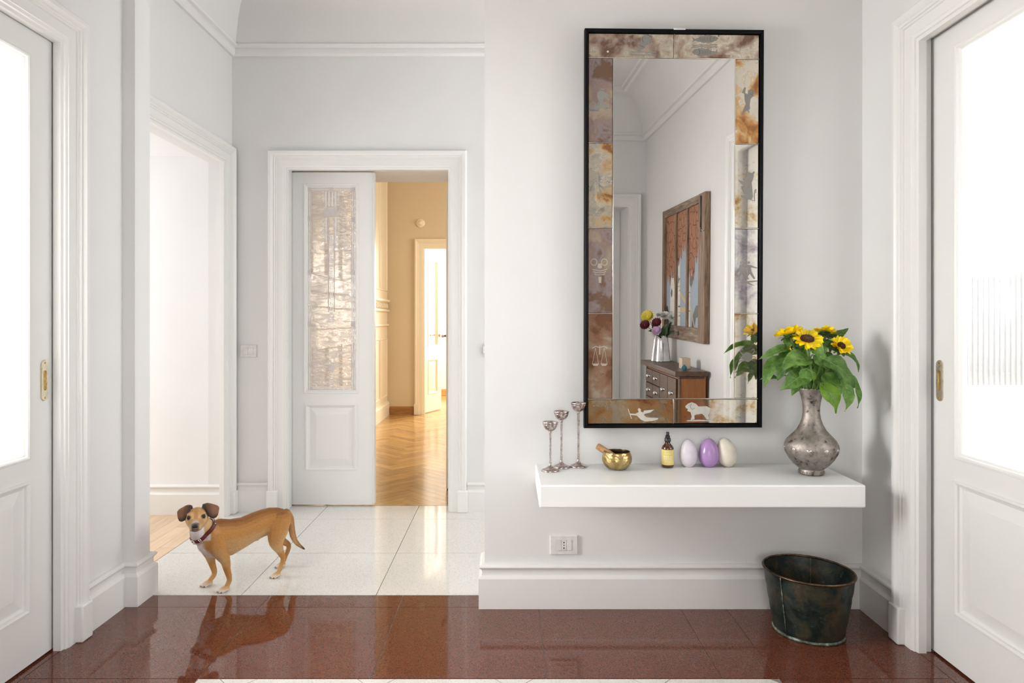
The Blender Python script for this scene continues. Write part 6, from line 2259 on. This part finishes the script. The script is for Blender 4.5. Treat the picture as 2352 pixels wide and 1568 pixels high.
dog = bpy.data.objects.new('dog', fin)
COL.objects.link(dog)
dog.location = base_d
WL['dog'] = base_d + Vector((0, 0, zmin))
setp(dog, 'small tan dog with white chest and folded ears standing on the pale hall tiles', 'dog')
# short coat: fine hairs lying along the body
me_d = dog.data
me_d.update()
fr_ = random.Random(21)
hv, hfz, hn, hc = [], [], [], []
cols_ = me_d.color_attributes['coat'].data
nv_ = len(me_d.vertices)
flow_tail = -FX
for i in range(nv_):
    if fr_.random() > 0.85: continue
    vv = me_d.vertices[i]
    p, n = vv.co, vv.normal
    if (p.z < 0.008): continue
    wp = p + WL['dog']
    hh = hinv @ (wp-HC)
    rel = wp-D0
    if (wp-HC).length < 0.06 or (hh.x > -0.03 and (wp-HC).length < 0.11):
        fl = (-hf*0.8 + (wp-HC).normalized()*0.5); L_h = 0.0042
        if hh.x > 0.06: L_h = 0.0020
        if abs(hh.y) > 0.046: L_h = 0.0030
        if abs((hh.z-0.0125)) < 0.011 and abs(abs(hh.y)-0.029) < 0.012 and hh.x > 0.02: continue
    elif wp.z < 0.15:
        fl = Vector((0, 0, -1)) - FX*0.25; L_h = 0.0045
        if wp.z < 0.03: L_h = 0.0025
    else:
        fl = -FX + Vector((0, 0, -0.55)); L_h = 0.0075
    fl = fl - n*fl.dot(n)
    if fl.length < 1e-4: continue
    fl.normalize()
    sd = n.cross(fl)
    fl = (fl + sd*fr_.uniform(-0.35, 0.35) + n*fr_.uniform(0.15, 0.45)).normalized()
    L_h *= fr_.uniform(0.7, 1.3)
    b0 = p - n*0.0004 + sd*fr_.uniform(-0.0008, 0.0008)
    w_h = 0.00042
    k0 = len(hv)
    hv += [tuple(b0+sd*w_h), tuple(b0-sd*w_h), tuple(b0+fl*L_h)]
    hfz.append((k0, k0+1, k0+2))
    hn += [tuple(n)]*3
    c4 = cols_[i].color
    t_ = fr_.uniform(0.72, 1.28)
    hc += [(c4[0]*t_, c4[1]*t_, c4[2]*t_, 1)]*2 + [(c4[0]*t_*1.25, c4[1]*t_*1.22, c4[2]*t_*1.2, 1)]
me_f = bpy.data.meshes.new('fur')
me_f.from_pydata(hv, [], hfz)
caf = me_f.color_attributes.new('coat', 'FLOAT_COLOR', 'POINT')
for i, c4 in enumerate(hc): caf.data[i].color = c4
me_f.normals_split_custom_set_from_vertices(hn)
mh, nt, b = new_mat('coat_hair')
at = N(nt, 'ShaderNodeVertexColor', layer_name='coat')
nt.links.new(at.outputs['Color'], b.inputs['Base Color'])
b.inputs['Roughness'].default_value = 0.55
b.inputs['Specular IOR Level'].default_value = 0.25
me_f.materials.append(mh)
fur = bpy.data.objects.new('fur', me_f)
COL.objects.link(fur)
fur.parent = dog
fur['kind'] = 'stuff'
# eyes, nose, mouth, claws
M['eye'] = plain('dark_brown_eye', (0.014, 0.008, 0.005), 0.14, 0, 0.45)
M['nose'] = plain('black_nose', (0.018, 0.017, 0.018), 0.32)
M['claw'] = plain('dark_claw', (0.06, 0.045, 0.04), 0.4)
for s in (-1, 1):
    o = MB().ball(HD(0.0325, s*0.0290, 0.0125), 0.0080, 18, 12).build('eye', M['eye'], dog, smooth=True)
    o['label'] = 'glossy dark brown eye'
nz = MB()
nz.ball(HD(0.087, 0, -0.0165), (0.0085, 0.0115, 0.0085), 16, 10, Matrix((hf, hl, hu)).transposed())
for s in (-1, 1): nz.ball(HD(0.0855, s*0.006, -0.0190), (0.0075, 0.0065, 0.0065), 12, 8, Matrix((hf, hl, hu)).transposed())
o = nz.build('nose', M['nose'], dog, smooth=True); o['label'] = 'black nose'
from mathutils.bvhtree import BVHTree
bvh = BVHTree.FromPolygons([v_.co + WL['dog'] for v_ in fin.vertices], [tuple(p.vertices) for p in fin.polygons])
pts = []
for k in range(-7, 8):
    a = k/7
    org = HD(0.16, a*0.0250, -0.0385+0.0055*abs(a)**1.5-0.002*(1-abs(a)))
    hit = bvh.ray_cast(org, -hf, 0.2)
    if hit[0] is not None: pts.append(hit[0]+hf*0.0006)
MB().tube(pts, [0.0006]+[0.0014]*(len(pts)-2)+[0.0006], 6).build('mouth_line', M['nose'], dog, smooth=True)
for key, c_, r2 in toe_tips:
    a = c_+FX*(r2*0.7)+Vector((0, 0, 0.000)); e = c_+FX*(r2+0.004)+Vector((0, 0, -0.0055))
    MB().tube([a, (a+e)/2+Vector((0, 0, 0.001)), e], [0.0020, 0.0016, 0.0007], 6).build('claw', M['claw'], dog, smooth=True)
# collar
M['leather'] = plain('red_brown_leather', (0.13, 0.018, 0.014), 0.4)
nc_ = DG(0.052, 0.008, 0.281)
nax = (FX*0.62 + Z*0.78 + LX*0.10).normalized()
s_ = nax.cross(Vector((0.3, 0.95, 0))).normalized()
t2 = nax.cross(s_).normalized()
from mathutils.bvhtree import BVHTree
bvh = BVHTree.FromPolygons([v_.co + WL['dog'] for v_ in fin.vertices], [tuple(p.vertices) for p in fin.polygons])
rad_k = []
for k in range(64):
    a = 2*math.pi*k/64
    d_ = s_*math.cos(a) + t2*math.sin(a)
    best = 0.036
    for off in (-0.007, 0.0, 0.007):
        hit = bvh.ray_cast(nc_+nax*off+d_*0.075, -d_, 0.075)
        if hit[0] is not None: best = max(best, 0.075-hit[3])
    rad_k.append(min(best, 0.062))
for _ in range(3): rad_k = [max(rad_k[k], (rad_k[k-1]+rad_k[k]+rad_k[(k+1) % 64])/3) for k in range(64)]
RC = 0.0


def rad_at(a):
    x_ = (a/(2*math.pi)*64) % 64
    i_ = int(x_); t_ = x_-i_
    return rad_k[i_ % 64]*(1-t_)+rad_k[(i_+1) % 64]*t_ + 0.0012


def ringpt(a, r2, w_): return nc_ + (s_*math.cos(a) + t2*math.sin(a))*(rad_at(a)+r2) + nax*w_


cm = MB()
rowz = [(RC-0.003, -0.0085), (RC+0.0015, -0.0095), (RC+0.003, -0.008), (RC+0.003, 0.008), (RC+0.0015, 0.0095), (RC-0.003, 0.0085)]
for k in range(64):
    a = 2*math.pi*k/64
    for (r2, w_) in rowz: cm.v.append(ringpt(a, r2, w_))
nn = len(rowz)
for k in range(64):
    k2 = (k+1) % 64
    for j in range(nn): cm.f.append((k*nn+j, k*nn+(j+1) % nn, k2*nn+(j+1) % nn, k2*nn+j))
collar = cm.build('collar', M['leather'], dog, auto=40)
collar['label'] = 'dark red leather collar with a steel buckle'
# angle of the front (towards the viewer, low)
low = min(range(64), key=lambda k: ringpt(2*math.pi*k/64, RC, 0).z+0.25*ringpt(2*math.pi*k/64, RC, 0).y)
af = 2*math.pi*low/64


def buckle(a0, name, da=0.14):
    q = [ringpt(a0-da, RC+0.0055, -0.0115), ringpt(a0+da, RC+0.0055, -0.0115), ringpt(a0+da, RC+0.0055, 0.0115), ringpt(a0-da, RC+0.0055, 0.0115)]
    m_ = MB()
    for i in range(4): m_.tube([q[i], q[(i+1) % 4]], 0.0017, 8)
    m_.tube([(q[0]+q[3])/2, (q[1]+q[2])/2+nax*0.0], 0.0014, 8)
    return m_.build(name, M['steel'], collar, smooth=True)


buckle(af-0.1, 'buckle'); buckle(af+0.45, 'buckle_loop', 0.05)
for k in range(3):
    MB().ball(ringpt(af+2.2+k*0.9, RC+0.003, 0.0), 0.003, 10, 6).build('stud', M['steel'], collar, smooth=True)
